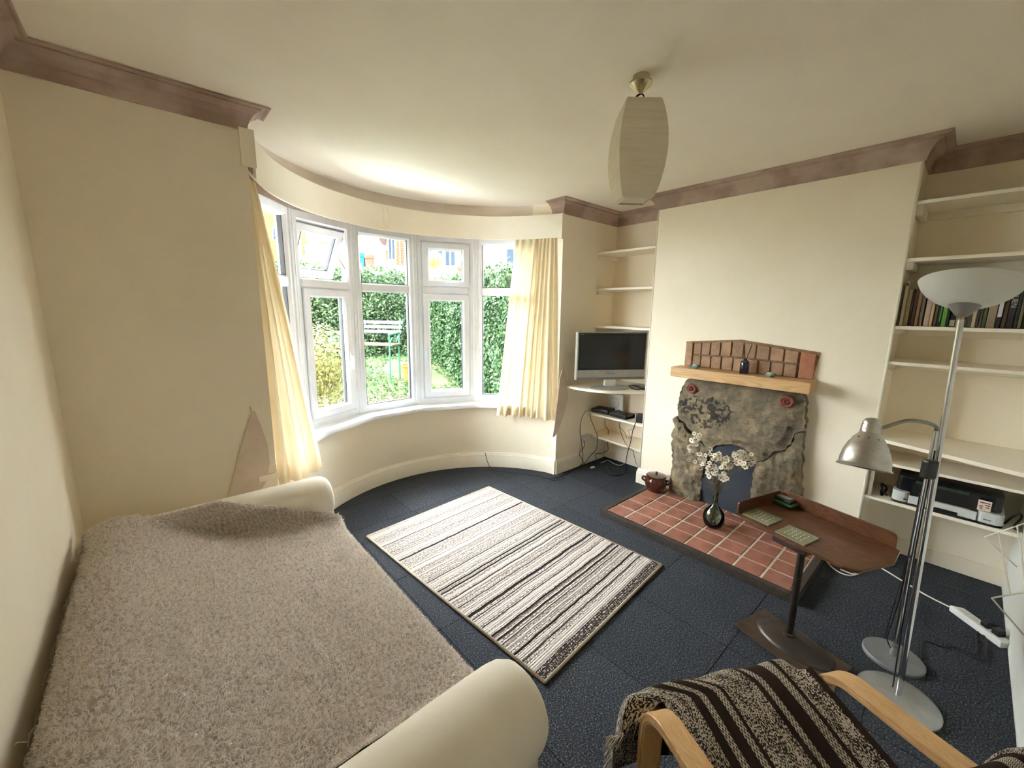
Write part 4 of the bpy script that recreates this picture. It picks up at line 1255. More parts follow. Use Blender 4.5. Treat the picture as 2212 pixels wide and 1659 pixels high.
MB().lathe([(.02, .06), (.028, .085), (.026, .105), (.014, .13), (.012, .15)], rimc, 16, qm).build('bulb', whitep_m, la, smooth=40)
MB().tube(smooth_path([LA + Vector((.01, 0, .02)), LA + Vector((-.02, .03, .10)), LA.lerp(top, .2) + Vector((-.005, .02, 0)), LA.lerp(top, .34) + Vector((-.012, .012, 0)), LA.lerp(top, .75) + Vector((-.02, .012, 0))], 6), .0028, 6).build('lead', cable_m, la)

LB = onz(1938, 1512, 0)
lb = thing('uplighter_lamp', 'tall slim uplighter floor lamp with a white opal bowl', 'floor lamp', LB)
MB().lathe([(.135, 0), (.135, .008), (.125, .018), (.05, .026), (.016, .03), (.001, .03)], LB, 48).build('base', M('satin_silver_base', '#b9b9b7', '#a9a9a6', rough=.35, metal=.7), lb, smooth=40)
DB = 1.395
tb_ = atd(2076, 690, DB)
mid = [atd(2014, 1076, lerp(DB, 1.40, .5)), atd(2053, 822, DB)]
b0 = LB + Vector((0, 0, .028))
MB().tube([b0, b0.lerp(tb_, .33)], .0105, 16).build('lower_pole', chrome_m, lb, smooth=60)
MB().tube([b0.lerp(tb_, .33), b0.lerp(tb_, .67)], .0098, 16).build('middle_pole', chrome_m, lb, smooth=60)
MB().tube([b0.lerp(tb_, .67), tb_], .0088, 16).build('upper_pole', chrome_m, lb, smooth=60)
axu = (atd(2101, 594, DB) - atd(2077, 683, DB)).normalized()
qm = axu.to_track_quat('Z', 'X').to_matrix(); o_ = atd(2077, 684, DB)
MB().lathe([(.010, 0), (.016, .003), (.020, .008), (.038, .034), (.041, .040), (.001, .040)], o_, 32, qm).build('holder_cone', M('satin_grey_cone', '#8a8784', '#7a7775', rough=.4, metal=.6), lb, smooth=40)
bo = [(.040, .038), (.060, .044), (.083, .057), (.104, .075), (.119, .094), (.129, .114), (.132, .122)]
MB().lathe(bo + [(r - .004, z + .002) for r, z in bo[::-1]], o_, 48, qm).build('bowl', opal_m, lb, smooth=60)
MB().tube(smooth_path([LB + Vector((.03, .02, .02)), LB.lerp(tb_, .33) + Vector((-.018, .02, .02)), LB.lerp(tb_, .55) + Vector((-.02, .015, 0)), LB.lerp(tb_, .70) + Vector((-.012, .01, 0))], 6), .0026, 6).build('lead', cable_m, lb)
ds = atd(2003, 1015, 1.44)
MB().obox(ds - Vector((.012, .0, .035)), (.03, -.028, 0), (.018, .02, 0), (0, 0, .07)).build('foot_dimmer', black_m, lb, bevel=.008)

# ================================================================== PENDANT
pc = Vector((1.645, 1.066, ZC))
pen = thing('pendant_lamp', 'tall square crinkled paper pendant shade on a brass ceiling rose', 'pendant lamp', pc - Vector((0, 0, .52)))
MB().lathe([(.034, -.001), (.034, -.02), (.046, -.024), (.048, -.034), (.040, -.042), (.030, -.050), (.024, -.056), (.014, -.062), (.008, -.070), (.001, -.071)], pc, 36).build('ceiling_rose', brass_m, pen, smooth=35)
MB().lathe([(.033, -.001), (.033, -.021)], pc, 36).build('rose_block', M('cream_rose_block', '#d4c7ac', '#c8b997', rough=.6), pen, smooth=40)
MB().tube(smooth_path([pc - Vector((0, 0, .068)), pc + Vector((-.012, .01, -.08)), pc + Vector((-.01, .008, -.10)), pc + Vector((0, 0, -.12))], 5), .004, 8).build('flex', cable_m, pen)
MB().tube(smooth_path([pc - Vector((0, 0, .066)), pc + Vector((.012, -.01, -.075)), pc + Vector((.004, -.004, -.10))], 5), .003, 8).build('flex_hook', cable_m, pen)
rows = []; ZT0, ZT1 = 2.458, 2.082; PRZ = R_(-131)
for j in range(33):
    s = j / 32; z = lerp(ZT0, ZT1, s)
    hw = lerp(.069, .099, math.sin(math.pi * min(1, s * 1.02)) ** .8); row = []
    if s > .97: hw *= .96
    for k in range(4):
        for m in range(8):
            t = m / 8; c0, c1 = [(-1, -1), (1, -1), (1, 1), (-1, 1)][k], [(1, -1), (1, 1), (-1, 1), (-1, -1)][k]
            q = Vector((lerp(c0[0], c1[0], t), lerp(c0[1], c1[1], t), 0)) * hw
            q *= 1 + .012 * noise.noise(Vector((k * 3 + t * 2, z * 90, 1))) * (1 if m else .4)
            c_, s_ = math.cos(PRZ), math.sin(PRZ)
            row.append(pc + Vector((c_ * q.x - s_ * q.y, s_ * q.x + c_ * q.y, z - ZC)))
    rows.append(row)
# inward return at the bottom
row = []
for p in rows[-1]:
    q = (p - pc); row.append(pc + Vector((q.x * .8, q.y * .8, q.z - .006)))
rows.append(row)
MB().grid(rows, True).build('paper_shade', paper_m, pen, smooth=30)
MB().lathe([(.015, 0), (.017, -.03), (.03, -.06), (.034, -.085), (.02, -.11), (.001, -.116)], pc + Vector((0, 0, -.13)), 20).build('bulb', opal_m, pen, smooth=40)
MB().tube([pc + Vector((0, 0, -.095)), pc + Vector((0, 0, -.14))], .018, 12).build('lampholder', cable_m, pen)
for z, hw in ((ZT0 - .002, .064), (ZT1 + .002, .064)):
    wf = MB(); cs = [pc + Vector((math.cos(PRZ) * x - math.sin(PRZ) * y, math.sin(PRZ) * x + math.cos(PRZ) * y, z - ZC)) for x, y in ((-hw, -hw), (hw, -hw), (hw, hw), (-hw, hw), (-hw, -hw))]
    for a, b in zip(cs, cs[1:]): wf.tube([a, b], .0015, 5)
    if z > 2.3: wf.tube([cs[0], cs[2]], .0015, 5); wf.tube([cs[1], cs[3]], .0015, 5)
    wf.build('wire_frame', cable_m, pen)

# ================================================================== ALCOVE SHELVES
def shelf(label, poly, z0, z1, batons, group):
    cx = sum(p[0] for p in poly) / len(poly); cy = sum(p[1] for p in poly) / len(poly)
    root = thing('wall_shelf', label, 'shelf', (cx, cy, z0), group=group)
    MB().prism([(x, y, z0) for x, y in poly], (0, 0, z1 - z0)).build('board', shelf_m, root, bevel=.003)
    for b in batons: MB().box(*b).build('baton', shelf_m, root, bevel=.002)
    return root


GL = 'shelves in the television alcove'; GR = 'shelves in the bookshelf alcove'
y0, y1 = YC1 + .002, YW - .002
for lab, z in (('top empty cream shelf in the television alcove', 2.166), ('second empty cream shelf below the top one in the television alcove', 1.820), ('cream shelf just above the television', 1.452)):
    shelf(lab, [(3.372, y0), (XA - .002, y0), (XA - .002, y1), (3.385, y1)], z - .012, z + .010, [(3.40, XA - .004, y1 - .022, y1, z - .05, z - .0125), (3.40, XA - .004, y0, y0 + .02, z - .05, z - .0125)], GL)
tvc = smooth_path([(3.34, y0 + .0, 0), (3.20, 2.03, 0), (3.06, 2.17, 0), (2.995, 2.36, 0), (2.985, y1, 0)], 8)
shelf('deep bow-fronted cream shelf carrying the television', [(p.x, p.y) for p in tvc] + [(XA - .002, y1), (XA - .002, y0)], .862, .886, [(3.1, XA - .004, y1 - .02, y1, .82, .8615), (XA - .03, XA - .004, y0 + .03, y1 - .03, .82, .8615)], GL)
shelf('cream shelf of black boxes and the router under the television', [(3.345, y0), (XA - .002, y0), (XA - .002, y1), (3.33, y1)], .545, .565, [(3.36, XA - .004, y1 - .02, y1, .51, .5445)], GL)
shelf('lowest empty cream shelf near the floor behind hanging cables', [(3.36, y0), (XA - .002, y0), (XA - .002, y1), (3.40, y1)], .292, .312, [(3.42, XA - .004, y1 - .02, y1, .255, .2915)], GL)
ya, yb_ = YB + .002, YC0 - .002
for lab, z, bw in (('highest empty cream shelf in the bookshelf alcove', 2.238, .06), ('empty cream shelf above the row of books', 1.922, .045), ('cream shelf holding the row of books', 1.532, .03), ('empty cream shelf between the books and the deep ledge', 1.318, .03)):
    shelf(lab, [(3.352, ya), (XA - .002, ya), (XA - .002, yb_), (3.352, yb_)], z - .010, z + .010, [(3.375, XA - .03, yb_ - .03, yb_, z - .01 - bw, z - .0105), (XA - .024, XA - .003, ya + .02, yb_ - .035, z - .055, z - .0105)], GR)
shelf('deep angled cream ledge above the printer', [(3.335, yb_), (3.105, ya), (XA - .002, ya), (XA - .002, yb_)], .828, .850, [(3.40, XA - .03, yb_ - .025, yb_, .79, .8275)], GR)
shelf('narrow gap shelf between the deep ledge and the printer', [(3.352, yb_ - .03), (3.352, ya), (XA - .002, ya), (XA - .002, yb_ - .03)], .682, .700, [], GR)
shelf('low cream shelf carrying the printer', [(3.358, yb_), (3.365, ya), (XA - .002, ya), (XA - .002, yb_)], .436, .456, [(3.375, XA - .03, yb_ - .03, yb_, .40, .4355)], GR)
MB().box(3.365, 3.395, yb_ - .028, yb_ - .012, .457, .681).build('shelf_upright', shelf_m, None, label='short cream upright post left of the printer', cat='post')

# ------------------------------------------------------------------ television
k_ = 1.062
TL = Vector((2.742 * k_, 2.243 * k_, 0)); TR = Vector((3.30 * k_, 1.907 * k_, 0)); ZT_, ZB_ = 1.418, .970
tu = (TR - TL).normalized(); tn = Vector((-tu.y, tu.x, 0)); tn = tn if tn.y < 0 else -tn; TW = (TR - TL).length
tc = (TL + TR) / 2 - tn * .03
tv = thing('television', 'silver flat television with a dark screen on the alcove shelf', 'television', (tc.x, tc.y, .886))
T = lambda a, d, z: TL + tu * a + tn * d + Vector((0, 0, z))
silver_m = M('silver_plastic', '#aaa79f', '#a19e95', rough=.35, metal=.3)
MB().obox(T(0, -.055, ZB_), tu * TW, tn * .055, (0, 0, ZT_ - ZB_)).build('casing', silver_m, tv, bevel=.008)
MB().obox(T(.06, -.11, ZB_ + .06), tu * (TW - .12), tn * .06, (0, 0, .3)).build('rear_housing', black_m, tv, bevel=.01)
scr_m = M('dark_screen', '#0d0e0f', '#121314', rough=.25, spec=.4)
sc = MB().obox(T(.014, -.002, ZB_ + .095), tu * (TW - .028), tn * .004, (0, 0, ZT_ - ZB_ - .105)).build('screen', scr_m, tv)
MB().obox(T(.03, .0022, ZB_ + .115), tu * (TW - .06), tn * .0005, (0, 0, ZT_ - ZB_ - .15)).build('display_panel', M('display_glass', '#161718', '#141515', rough=.18), sc)
MB().obox(T(.004, -.004, ZB_ + .004), tu * (TW - .008), tn * .008, (0, 0, .022)).build('speaker_strip', M('dark_silver', '#7c776f', rough=.5), tv)
lettering('brand_lettering', 'Panasonic', .020, T(TW / 2, .0012, ZB_ + .062), tu, (0, 0, 1), M('dark_grey_print', '#4b4844', rough=.6), tv)
lettering('series_lettering', 'VIERA', .013, T(.048, .0026, ZT_ - .022), tu, (0, 0, 1), M('pale_print', '#b5b5b5', rough=.6), tv)
sb = tc + tn * .02
MB().obox(Vector((sb.x, sb.y, .91)) - tu * .055 - tn * .03, tu * .11, tn * .035, (0, 0, .075)).build('neck', whitep_m, tv, bevel=.004)
qz = Matrix.Rotation(math.atan2(tu.y, tu.x), 3, 'Z')
MB().lathe([(.195, 0), (.198, .006), (.18, .012), (.09, .022), (.001, .024)], (sb.x, sb.y, .8865), 48, qz, 1.0, .60).build('stand', silver_m, tv, smooth=50)

# boxes under the television
def device(name, label, cat, c, size, rz, mat, z):
    root = thing(name, label, cat, (c[0], c[1], z), rz); m = WM[root.name]
    a = MB(); a.box(-size[0] / 2, size[0] / 2, -size[1] / 2, size[1] / 2, .001, size[2]); a.v = [m @ p for p in a.v]
    a.build('body', mat, root, bevel=.006); return root, m


r1, m1 = device('media_player', 'black wedge-shaped box on the shelf under the television', 'media box', (3.46, 2.45), (.16, .19, .045), R_(8), black_m, .565)
r2, m2 = device('set_top_box', 'black set-top box with a glossy slotted front', 'media box', (3.455, 2.215), (.15, .20, .042), R_(-4), black_m, .565)
for k, (x0, x1) in enumerate(((-.07, -.02), (0, .03))):
    a = MB().box(-.0765, -.0745, x0, x1, .014, .022); a.v = [m2 @ p for p in a.v]; a.build('slot', M('glossy_slot', '#2b2c2f', rough=.1), r2)
r3, m3 = device('cable_adaptor', 'small black power adaptor at the shelf end by the chimney breast', 'adaptor', (3.42, 1.985), (.075, .075, .075), R_(15), black_m, .565)
r4 = thing('wifi_router', 'white square router with a circular ring leaning on the alcove wall', 'router', (3.60, 2.38, .565))
a = MB().box(-.095, .095, -.014, .014, 0, .19)
mr = Matrix.Translation((3.60, 2.40, .5665)) @ Matrix.Rotation(R_(97), 4, 'Z') @ Matrix.Rotation(R_(-7), 4, 'X')
a.v = [mr @ p for p in a.v]; a.build('case', whitep_m, r4, bevel=.013, bseg=3)
rg = MB().tube([mr @ Vector((.055 * math.cos(t * math.pi / 12), .0145, .10 + .055 * math.sin(t * math.pi / 12))) for t in range(25)], .0016, 6); rg.build('ring', M('grey_ring', '#8c8477', rough=.5), r4)
c = [mr @ Vector((.01 * math.cos(t * math.pi / 6), .0145, .10 + .004 * math.sin(t * math.pi / 6))) for t in range(13)]
MB().tube(c, .001, 4).build('emblem', M('grey_ring', '#8c8477'), r4)

# sockets on the window wall
so = thing('plug_socket', 'white double wall socket low beside the lowest alcove shelf', 'socket', (3.30, YW, .24))
MB().box(3.262, 3.372, YW - .012, YW - .0005, .245, .325).build('face_plate', whitep_m, so, bevel=.003)
MB().box(3.275, 3.32, YW - .045, YW - .012, .262, .312).build('plug', whitep_m, so, bevel=.005)
MB().box(3.328, 3.365, YW - .04, YW - .012, .262, .312).build('plug', whitep_m, so, bevel=.005)
MB().box(3.24, 3.28, YW - .012, YW - .0005, .165, .205).build('phone_socket', whitep_m, None, bevel=.004, label='small white telephone socket below the double socket', cat='socket')


def cable(label, pts, r=.0032, mat=None, n=8):
    pts = smooth_path(pts, n)
    return MB().tube(pts, r, 6).build('power_cable' if (mat or cable_m) is cable_m else 'white_cable', mat or cable_m, None, smooth='all', label=label, cat='cable')


FX = 3.33
def fx(px, py, x=3.31): q = onx(px, py, x); q.z = max(q.z, .006); return q


cable('thin black cable looping from the wedge box down the window wall', [fx(1266, 886, 3.32), fx(1256, 905, 3.25), fx(1253, 930, 3.23), fx(1256, 955, 3.22), fx(1259, 985, 3.22), fx(1256, 1003, 3.19), onz(1240, 1014, .006), onz(1218, 1027, .006), onz(1196, 1033, .006), onz(1172, 1033, .006)])
cable('black cable hanging from under the set-top shelf to the carpet', [fx(1276, 893), fx(1276, 905), fx(1284, 925), fx(1291, 945), fx(1288, 970), fx(1275, 985), fx(1263, 1000), onz(1245, 1012, .006)])
cable('thick black cable dropping from the power adaptor to the floor', [fx(1373, 912), fx(1367, 930), fx(1362, 955), fx(1355, 980), fx(1352, 1000), onz(1351, 1015, .007), onz(1340, 1026, .007), onz(1320, 1027, .007), onz(1300, 1020, .006)], .0042)
cable('wavy black cable crossing in front of the lower shelves by the chimney', [fx(1341, 907, 3.36), fx(1338, 920), fx(1345, 945), fx(1356, 965), fx(1367, 973), fx(1370, 985), fx(1374, 1000), onz(1379, 1008, .006)], .0026)
cable('crinkled thin black cable between the two lower shelves', [fx(1337, 920, 3.35), fx(1350, 935, 3.35), fx(1354, 945, 3.35), fx(1362, 946, 3.35), fx(1358, 930, 3.35), fx(1370, 926, 3.35), fx(1371, 915, 3.36)], .0018)
cable('short black cable behind the lowest shelf ending on the carpet', [onx(1307, 905, 3.55), onx(1307, 920, 3.55), onx(1314, 930, 3.55), onx(1312, 955, 3.5), onx(1313, 972, 3.42), onx(1300, 979, 3.36), fx(1288, 980, 3.36), fx(1287, 988, 3.34), onz(1292, 1000, .006)])
cable('black cable dropping from the double wall socket', [ony(1261, 952, YW - .05), ony(1263, 962, YW - .06), ony(1257, 972, YW - .07), ony(1251, 980, YW - .07), ony(1257, 992, YW - .06), onz(1263, 1003, .006)], .003)
cable('black loop of cable lying on the carpet under the shelves', [onz(1272, 999, .006), onz(1280, 985, .03), onz(1284, 990, .006), onz(1300, 1005, .006), onz(1330, 1012, .006), onz(1352, 1018, .006), onz(1340, 1024, .006), onz(1322, 1022, .006), onz(1310, 1010, .006)], .0026)
cable('white cable snaking over black leads under the television alcove', [onz(1298, 1000, .008), onz(1305, 997, .01), onz(1313, 994, .012), onz(1325, 1001, .01), onz(1338, 1005, .01), onz(1347, 1002, .012), onz(1352, 998, .01)], .003, wcable_m)
MB().obox(onz(1277, 1013, .001), (.05, -.01, 0), (.006, .018, 0), (0, 0, .016)).build('plug_connector', whitep_m, None, bevel=.003, label='small white cable connector lying on the carpet by the alcove', cat='connector')
cable('black cable trailing over the black boxes under the television', [Vector((3.44, 2.52, .60)), Vector((3.42, 2.47, .63)), Vector((3.43, 2.40, .635)), Vector((3.44, 2.33, .612)), Vector((3.42, 2.22, .618)), Vector((3.42, 2.08, .63)), Vector((3.44, 1.95, .66))], .003)
cable('tangled black leads heaped on the shelf beside the television stand', [Vector((3.36, 2.05, .892)), Vector((3.40, 2.12, .905)), Vector((3.45, 2.06, .91)), Vector((3.41, 1.99, .893)), Vector((3.36, 1.96, .90)), Vector((3.38, 2.08, .915)), Vector((3.46, 2.10, .895)), Vector((3.44, 1.97, .905)), Vector((3.35, 1.99, .893)), Vector((3.33, 2.06, .893))], .0045)
MB().obox(Vector((3.40, 1.94, .887)), (.07, 0, 0), (0, .06, 0), (0, 0, .028)).build('charger_block', black_m, None, bevel=.006, label='black charger block among leads beside the television', cat='adaptor')
cable('grey aerial lead coming through the bay skirting board', [bay(38.5, 1.252, .158), bay(38.8, 1.24, .145), bay(39.5, 1.22, .09), bay(41, 1.18, .03), bay(43, 1.15, .006), onz(1165, 1028, .012), onz(1195, 1037, .012), onz(1222, 1032, .012)], .0035)

# ------------------------------------------------------------------ books
bk = [('pale cream paperback at the chimney end of the book row', '#c3b595', 75, .265), ('thick fawn paperback second in the book row', '#b3a285', 155, .215), ('dark brown leather-look hardback', '#3a2417', 205, .215), ('chestnut brown hardback', '#4b3021', 270, .21), ('slim tan paperback with a red tint', '#8d6a50', 335, .235),
      ('grey paperback with a white foot', '#8c8478', 405, .23), ('thin black paperback beside the grey one', '#17161a', 430, .22), ('pinkish beige paperback', '#ad9685', 530, .235), ('buff paperback with brown lettering', '#b39b7b', 590, .22), ('mottled brown and pink paperback', '#6f5a49', 660, .205), ('black paperback with a green streak', '#141811', 740, .225),
      ('bright grass-green paperback', '#5f8f3c', 830, .215), ('slim black paperback beside the green one', '#15120f', 875, .21), ('black paperback with a pale square foot', '#2a241c', 990, .2), ('narrow mauve paperback', '#8d7f7a', 1030, .2), ('yellow-green paperback behind the lamp pole', '#a9a15e', 1085, .2), ('dull rose paperback behind the lamp cone', '#9a8475', 1150, .21),
      ('stone grey paperback', '#8a8172', 1195, .215), ('dark grey paperback', '#55503f', 1275, .21), ('ivory paperback with small print', '#b8a88a', 1350, .21), ('blue-black paperback', '#2b2e42', 1400, .215), ('light brown paperback', '#9a7e5a', 1450, .21), ('moss-green hardback', '#46502f', 1535, .215), ('wide fawn hardback', '#958069', 1695, .225),
      ('black hardback with a white panel', '#1b1a20', 1790, .225), ('brown clothbound hardback', '#5f4b38', 1885, .215), ('black hardback with white capital lettering', '#221c1b', 2020, .235), ('very dark green hardback', '#1f261b', 2090, .23), ('olive hardback', '#6b6243', 2160, .21), ('charcoal hardback at the far end of the row', '#2e2c26', 2240, .22)]
prev = 8
for i, (lab, colr, xe, h) in enumerate(bk):
    f_y = lambda c: onx(1940 + c / 8.132, 703, 3.40).y
    ya_, yb2 = f_y(prev), f_y(xe); prev = xe
    if yb2 < YB + .012: yb2 = YB + .012
    if ya_ - yb2 < .006: continue
    dpt = .15 + .02 * ((i * 7) % 5) / 4; x0 = 3.395 + .012 * ((i * 3) % 4) / 3; zb = 1.5425
    root = thing('book', lab + ' on the shelf', 'book', (x0 + dpt / 2, (ya_ + yb2) / 2, zb), group='books on the alcove shelf')
    cm_ = M('book_cover_%d' % i, colr, rough=.6, scale=20)
    MB().box(x0, x0 + dpt, yb2 + .0008, ya_ - .0008, zb + .0005, zb + h).build('cover', cm_, root, bevel=.0022, bseg=1)
    w = ya_ - yb2
    if w > .014: MB().box(x0 + .004, x0 + dpt + .001, yb2 + .0028, ya_ - .0028, zb + h - .003, zb + h + .0006).build('pages', M('paper_edge', '#d9cfb6', rough=.9), root)
    if 'white capital' in lab: lettering('spine_lettering', 'ROUEN', .03, (x0 - .0008, (ya_ + yb2) / 2, zb + h * .68), (0, 0, -1), (0, -1, 0), M('white_print', '#c8c4bb', rough=.6), root)
    if 'pale square foot' in lab: MB().box(x0 - .0006, x0, yb2 + .002, ya_ - .002, zb + .006, zb + .04).build('spine_label', M('cream_label', '#b1a88a', rough=.7), root)
    if 'white panel' in lab: MB().box(x0 - .0006, x0, yb2 + .002, ya_ - .002, zb + .06, zb + h - .01).build('spine_label', M('white_label', '#c9cbd0', rough=.6), root)
    if 'green streak' in lab: MB().box(x0 - .0006, x0, yb2 + .004, yb2 + .010, zb + .03, zb + h - .03).build('spine_label', green_m, root)
    if i == 0: MB().box(x0 - .0006, x0, yb2 + .003, ya_ - .003, zb + .235, zb + .25).build('spine_label', M('dark_label', '#4a3a28', rough=.7), root)

# ------------------------------------------------------------------ printer
prn = thing('printer', 'black and white inkjet printer on the low alcove shelf', 'printer', (3.50, -.03, .456))
PX, PY0, PY1, PZ = 3.372, -.262, .192, .4565
pw_m = M('white_printer_shell', '#c9ccc9', '#c2c5c2', rough=.4)


def rbox(x0, x1, y0, y1, z0, z1, r=.04):
    pts = []
    for cx, cy, a0 in ((x0 + r, y0 + r, 180), (x1 - .005, y0 + .005, 270), (x1 - .005, y1 - .005, 0), (x0 + r, y1 - r, 90)):
        rr = r if cx == x0 + r else .005
        for k in range(5):
            a = R_(a0 + k * 22.5); pts.append((cx + rr * math.cos(a), cy + rr * math.sin(a), z0))
    return MB().prism(pts, (0, 0, z1 - z0))


rbox(PX, XA - .03, PY0, PY1, PZ, PZ + .012, .03).build('foot_tray', black_m, prn)
rbox(PX, XA - .03, PY0, PY0 + .10, PZ + .012, PZ + .075, .03).build('side_shell', pw_m, prn, bevel=.003)
rbox(PX, XA - .03, PY1 - .075, PY1, PZ + .012, PZ + .075, .03).build('side_shell', pw_m, prn, bevel=.003)
rbox(PX + .006, XA - .03, PY0 + .10, PY1 - .075, PZ + .012, PZ + .06, .002).build('front_drawer', pw_m, prn, bevel=.002)
MB().box(PX + .001, PX + .006, -.09, .03, PZ + .012, PZ + .03).build('paper_slot', black_m, prn)
rbox(PX + .03, XA - .03, PY0 + .012, PY1 - .012, PZ + .075, PZ + .165, .03).build('upper_body', M('gloss_black_shell', '#0d0e13', '#13141a', rough=.22), prn, bevel=.006)
MB().prism([(PX + .012, PY0 + .10, PZ + .062), (PX + .012, PY1 - .078, PZ + .062), (PX + .029, PY1 - .078, PZ + .15), (PX + .029, PY0 + .10, PZ + .15)], (.004, 0, 0)).build('control_panel', M('gloss_black_shell', '#0d0e13'), prn)
MB().box(PX + .010, PX + .012, PY0 + .13, PY1 - .11, PZ + .061, PZ + .066).build('output_lip', M('grey_lip', '#8b8a88', rough=.4), prn)
MB().box(PX + .022, PX + .024, -.12, .10, PZ + .14, PZ + .158).build('display_strip', M('smoky_green_strip', '#2f3a30', '#333d38', rough=.3), prn)
stk = MB().prism([(PX + .006, PY0 + .055, PZ + .078), (PX + .006, PY0 + .105, PZ + .078), (PX + .016, PY0 + .105, PZ + .135), (PX + .016, PY0 + .055, PZ + .135)], (.001, 0, 0)).build('sticker', M('pale_pink_sticker', '#d9b7a6', '#e2d6cc', rough=.6, scale=60), prn)
sk = MB()
for k, (a, b, z) in enumerate(((.06, .10, .12), (.06, .08, .108), (.062, .075, .096), (.085, .10, .10), (.086, .097, .088))):
    t_ = (z - .078) / .057 * .010
    sk.box(PX + .0045 + t_, PX + .0055 + t_, PY0 + a, PY0 + b, PZ + z, PZ + z + .005)
sk.build('sticker_print', M('dark_red_print', '#7a2f28', '#3a3338', rough=.6, scale=80), stk)
MB().box(PX - .0008, PX + .001, PY1 - .07, PY1 - .055, PZ + .028, PZ + .036).build('badge', black_m, prn)
MB().box(PX - .0008, PX + .001, PY0 + .045, PY0 + .075, PZ + .03, PZ + .036).build('brand_mark', M('grey_print', '#6a6a6a', rough=.5), prn)
cable('loop of black cable behind the printer by the back wall', [(3.45, -.27, .47), (3.42, -.29, .53), (3.40, -.31, .56), (3.45, -.32, .52), (3.42, -.30, .475), (3.38, -.318, .47)], .005)
cable('small tangle of dark leads left of the printer', [(3.42, .215, .47), (3.40, .235, .50), (3.44, .25, .53), (3.46, .225, .50), (3.42, .24, .462), (3.50, .25, .47)], .006)

# ------------------------------------------------------------------ extension lead, white flex
s0, s1 = onz(2050, 1312, .02), Vector((2.955, -.31, .02))
d_ = (s1 - s0); d_.z = 0; L_ = d_.length; d_.normalize(); n_ = Vector((-d_.y, d_.x, 0)); n_ = n_ if n_.x > 0 else -n_
ext = thing('extension_lead', 'white four-socket extension block lying on the carpet', 'extension lead', (s0.x, s0.y, 0))
MB().prism([Vector((s0.x, s0.y, .001)) - n_ * .0 + d_ * .0, Vector((s0.x, s0.y, .001)) + d_ * L_, Vector((s0.x, s0.y, .001)) + d_ * L_ + n_ * .055, Vector((s0.x, s0.y, .001)) + d_ * .02 + n_ * .055], (0, 0, .036)).build('block', whitep_m, ext, bevel=.006)
for k in range(4):
    p = Vector((s0.x, s0.y, .0373)) + d_ * (.035 + .052 * k) + n_ * .012
    MB().obox(p, d_ * .04, n_ * .034, (0, 0, .0008)).build('socket_face', M('cream_socket', '#cfcbbf', '#c6c2b5', rough=.5), ext)
for k, mm in ((2, black_m), (3, black_m)):
    p = Vector((s0.x, s0.y, .038)) + d_ * (.038 + .052 * k) + n_ * .012
    MB().obox(p, d_ * .034, n_ * .036, (0, 0, .032)).build('plug', mm, ext, bevel=.006)
p = Vector((s0.x, s0.y, .004)) + n_ * .0275
cable('white flex running from the extension block to under the tray table', [p + d_ * .01 + Vector((0, 0, .015)), p - d_ * .03, onz(1996, 1283, .005), onz(1950, 1255, .005), onz(1900, 1225, .005), onz(1872, 1212, .005), onz(1850, 1190, .006), onz(1845, 1170, .006), onz(1870, 1185, .006), onz(1882, 1212, .006), onz(1868, 1232, .006), onz(1835, 1243, .006), onz(1800, 1228, .006), onz(1780, 1200, .006), onz(1800, 1190, .007), onz(1850, 1215, .009), onz(1856, 1228, .009), onz(1845, 1240, .009), onz(1815, 1230, .006)], .0042, wcable_m)
cable('black lead curling across the carpet behind the lamp bases', [LA + Vector((.05, -.09, .006)), onz(1995, 1385, .006), onz(2030, 1395, .006), onz(2070, 1400, .006), onz(2120, 1425, .006), onz(2130, 1380, .006), onz(2100, 1350, .006), p + d_ * .13 + n_ * .06], .003)
cable('thin black lead from the uplighter to the extension block', [onz(1984, 1300, .02), onz(1995, 1345, .006), onz(2020, 1370, .006), onz(2060, 1392, .006), onz(2105, 1412, .006), p + d_ * .17 - n_ * .05, p + d_ * .15], .0028)

# ------------------------------------------------------------------ folding wire rack on the back wall
rk = thing('wire_rack', 'white wire rack folded out from the ribbed back wall', 'wire rack', (2.84, YB, .25))
w_ = M('white_coated_wire', '#d8d2c4', '#cfc9ba', rough=.45)
c1 = ony(2197, 1225, YB + .003); xf = c1.x
Bp, Dp = onx(2127, 1160, xf), onx(2157, 1150, xf)
h1 = ony(2212, 1372, YB + .003); xn = h1.x
Fp, Ep = onx(2142, 1292, xn), onx(2182, 1285, xn)
wallA = Vector((xf, YB + .002, Bp.z + (Dp.z - Bp.z) / (Dp.y - Bp.y) * (YB - Bp.y)))
wallG = Vector((xn, YB + .002, Fp.z + (Ep.z - Fp.z) / (Ep.y - Fp.y) * (YB - Fp.y)))
for pts in ([Bp, wallA], [Bp, c1], [Fp, wallG], [Fp, h1]):
    MB().tube(pts, .0035, 8).build('bracket_wire', w_, rk)
MB().tube([Dp, Ep], .0035, 8).build('rail_wire', w_, rk)
MB().tube([Dp.lerp(wallA, .62), Ep.lerp(wallG, .62)], .0035, 8).build('rail_wire', w_, rk)

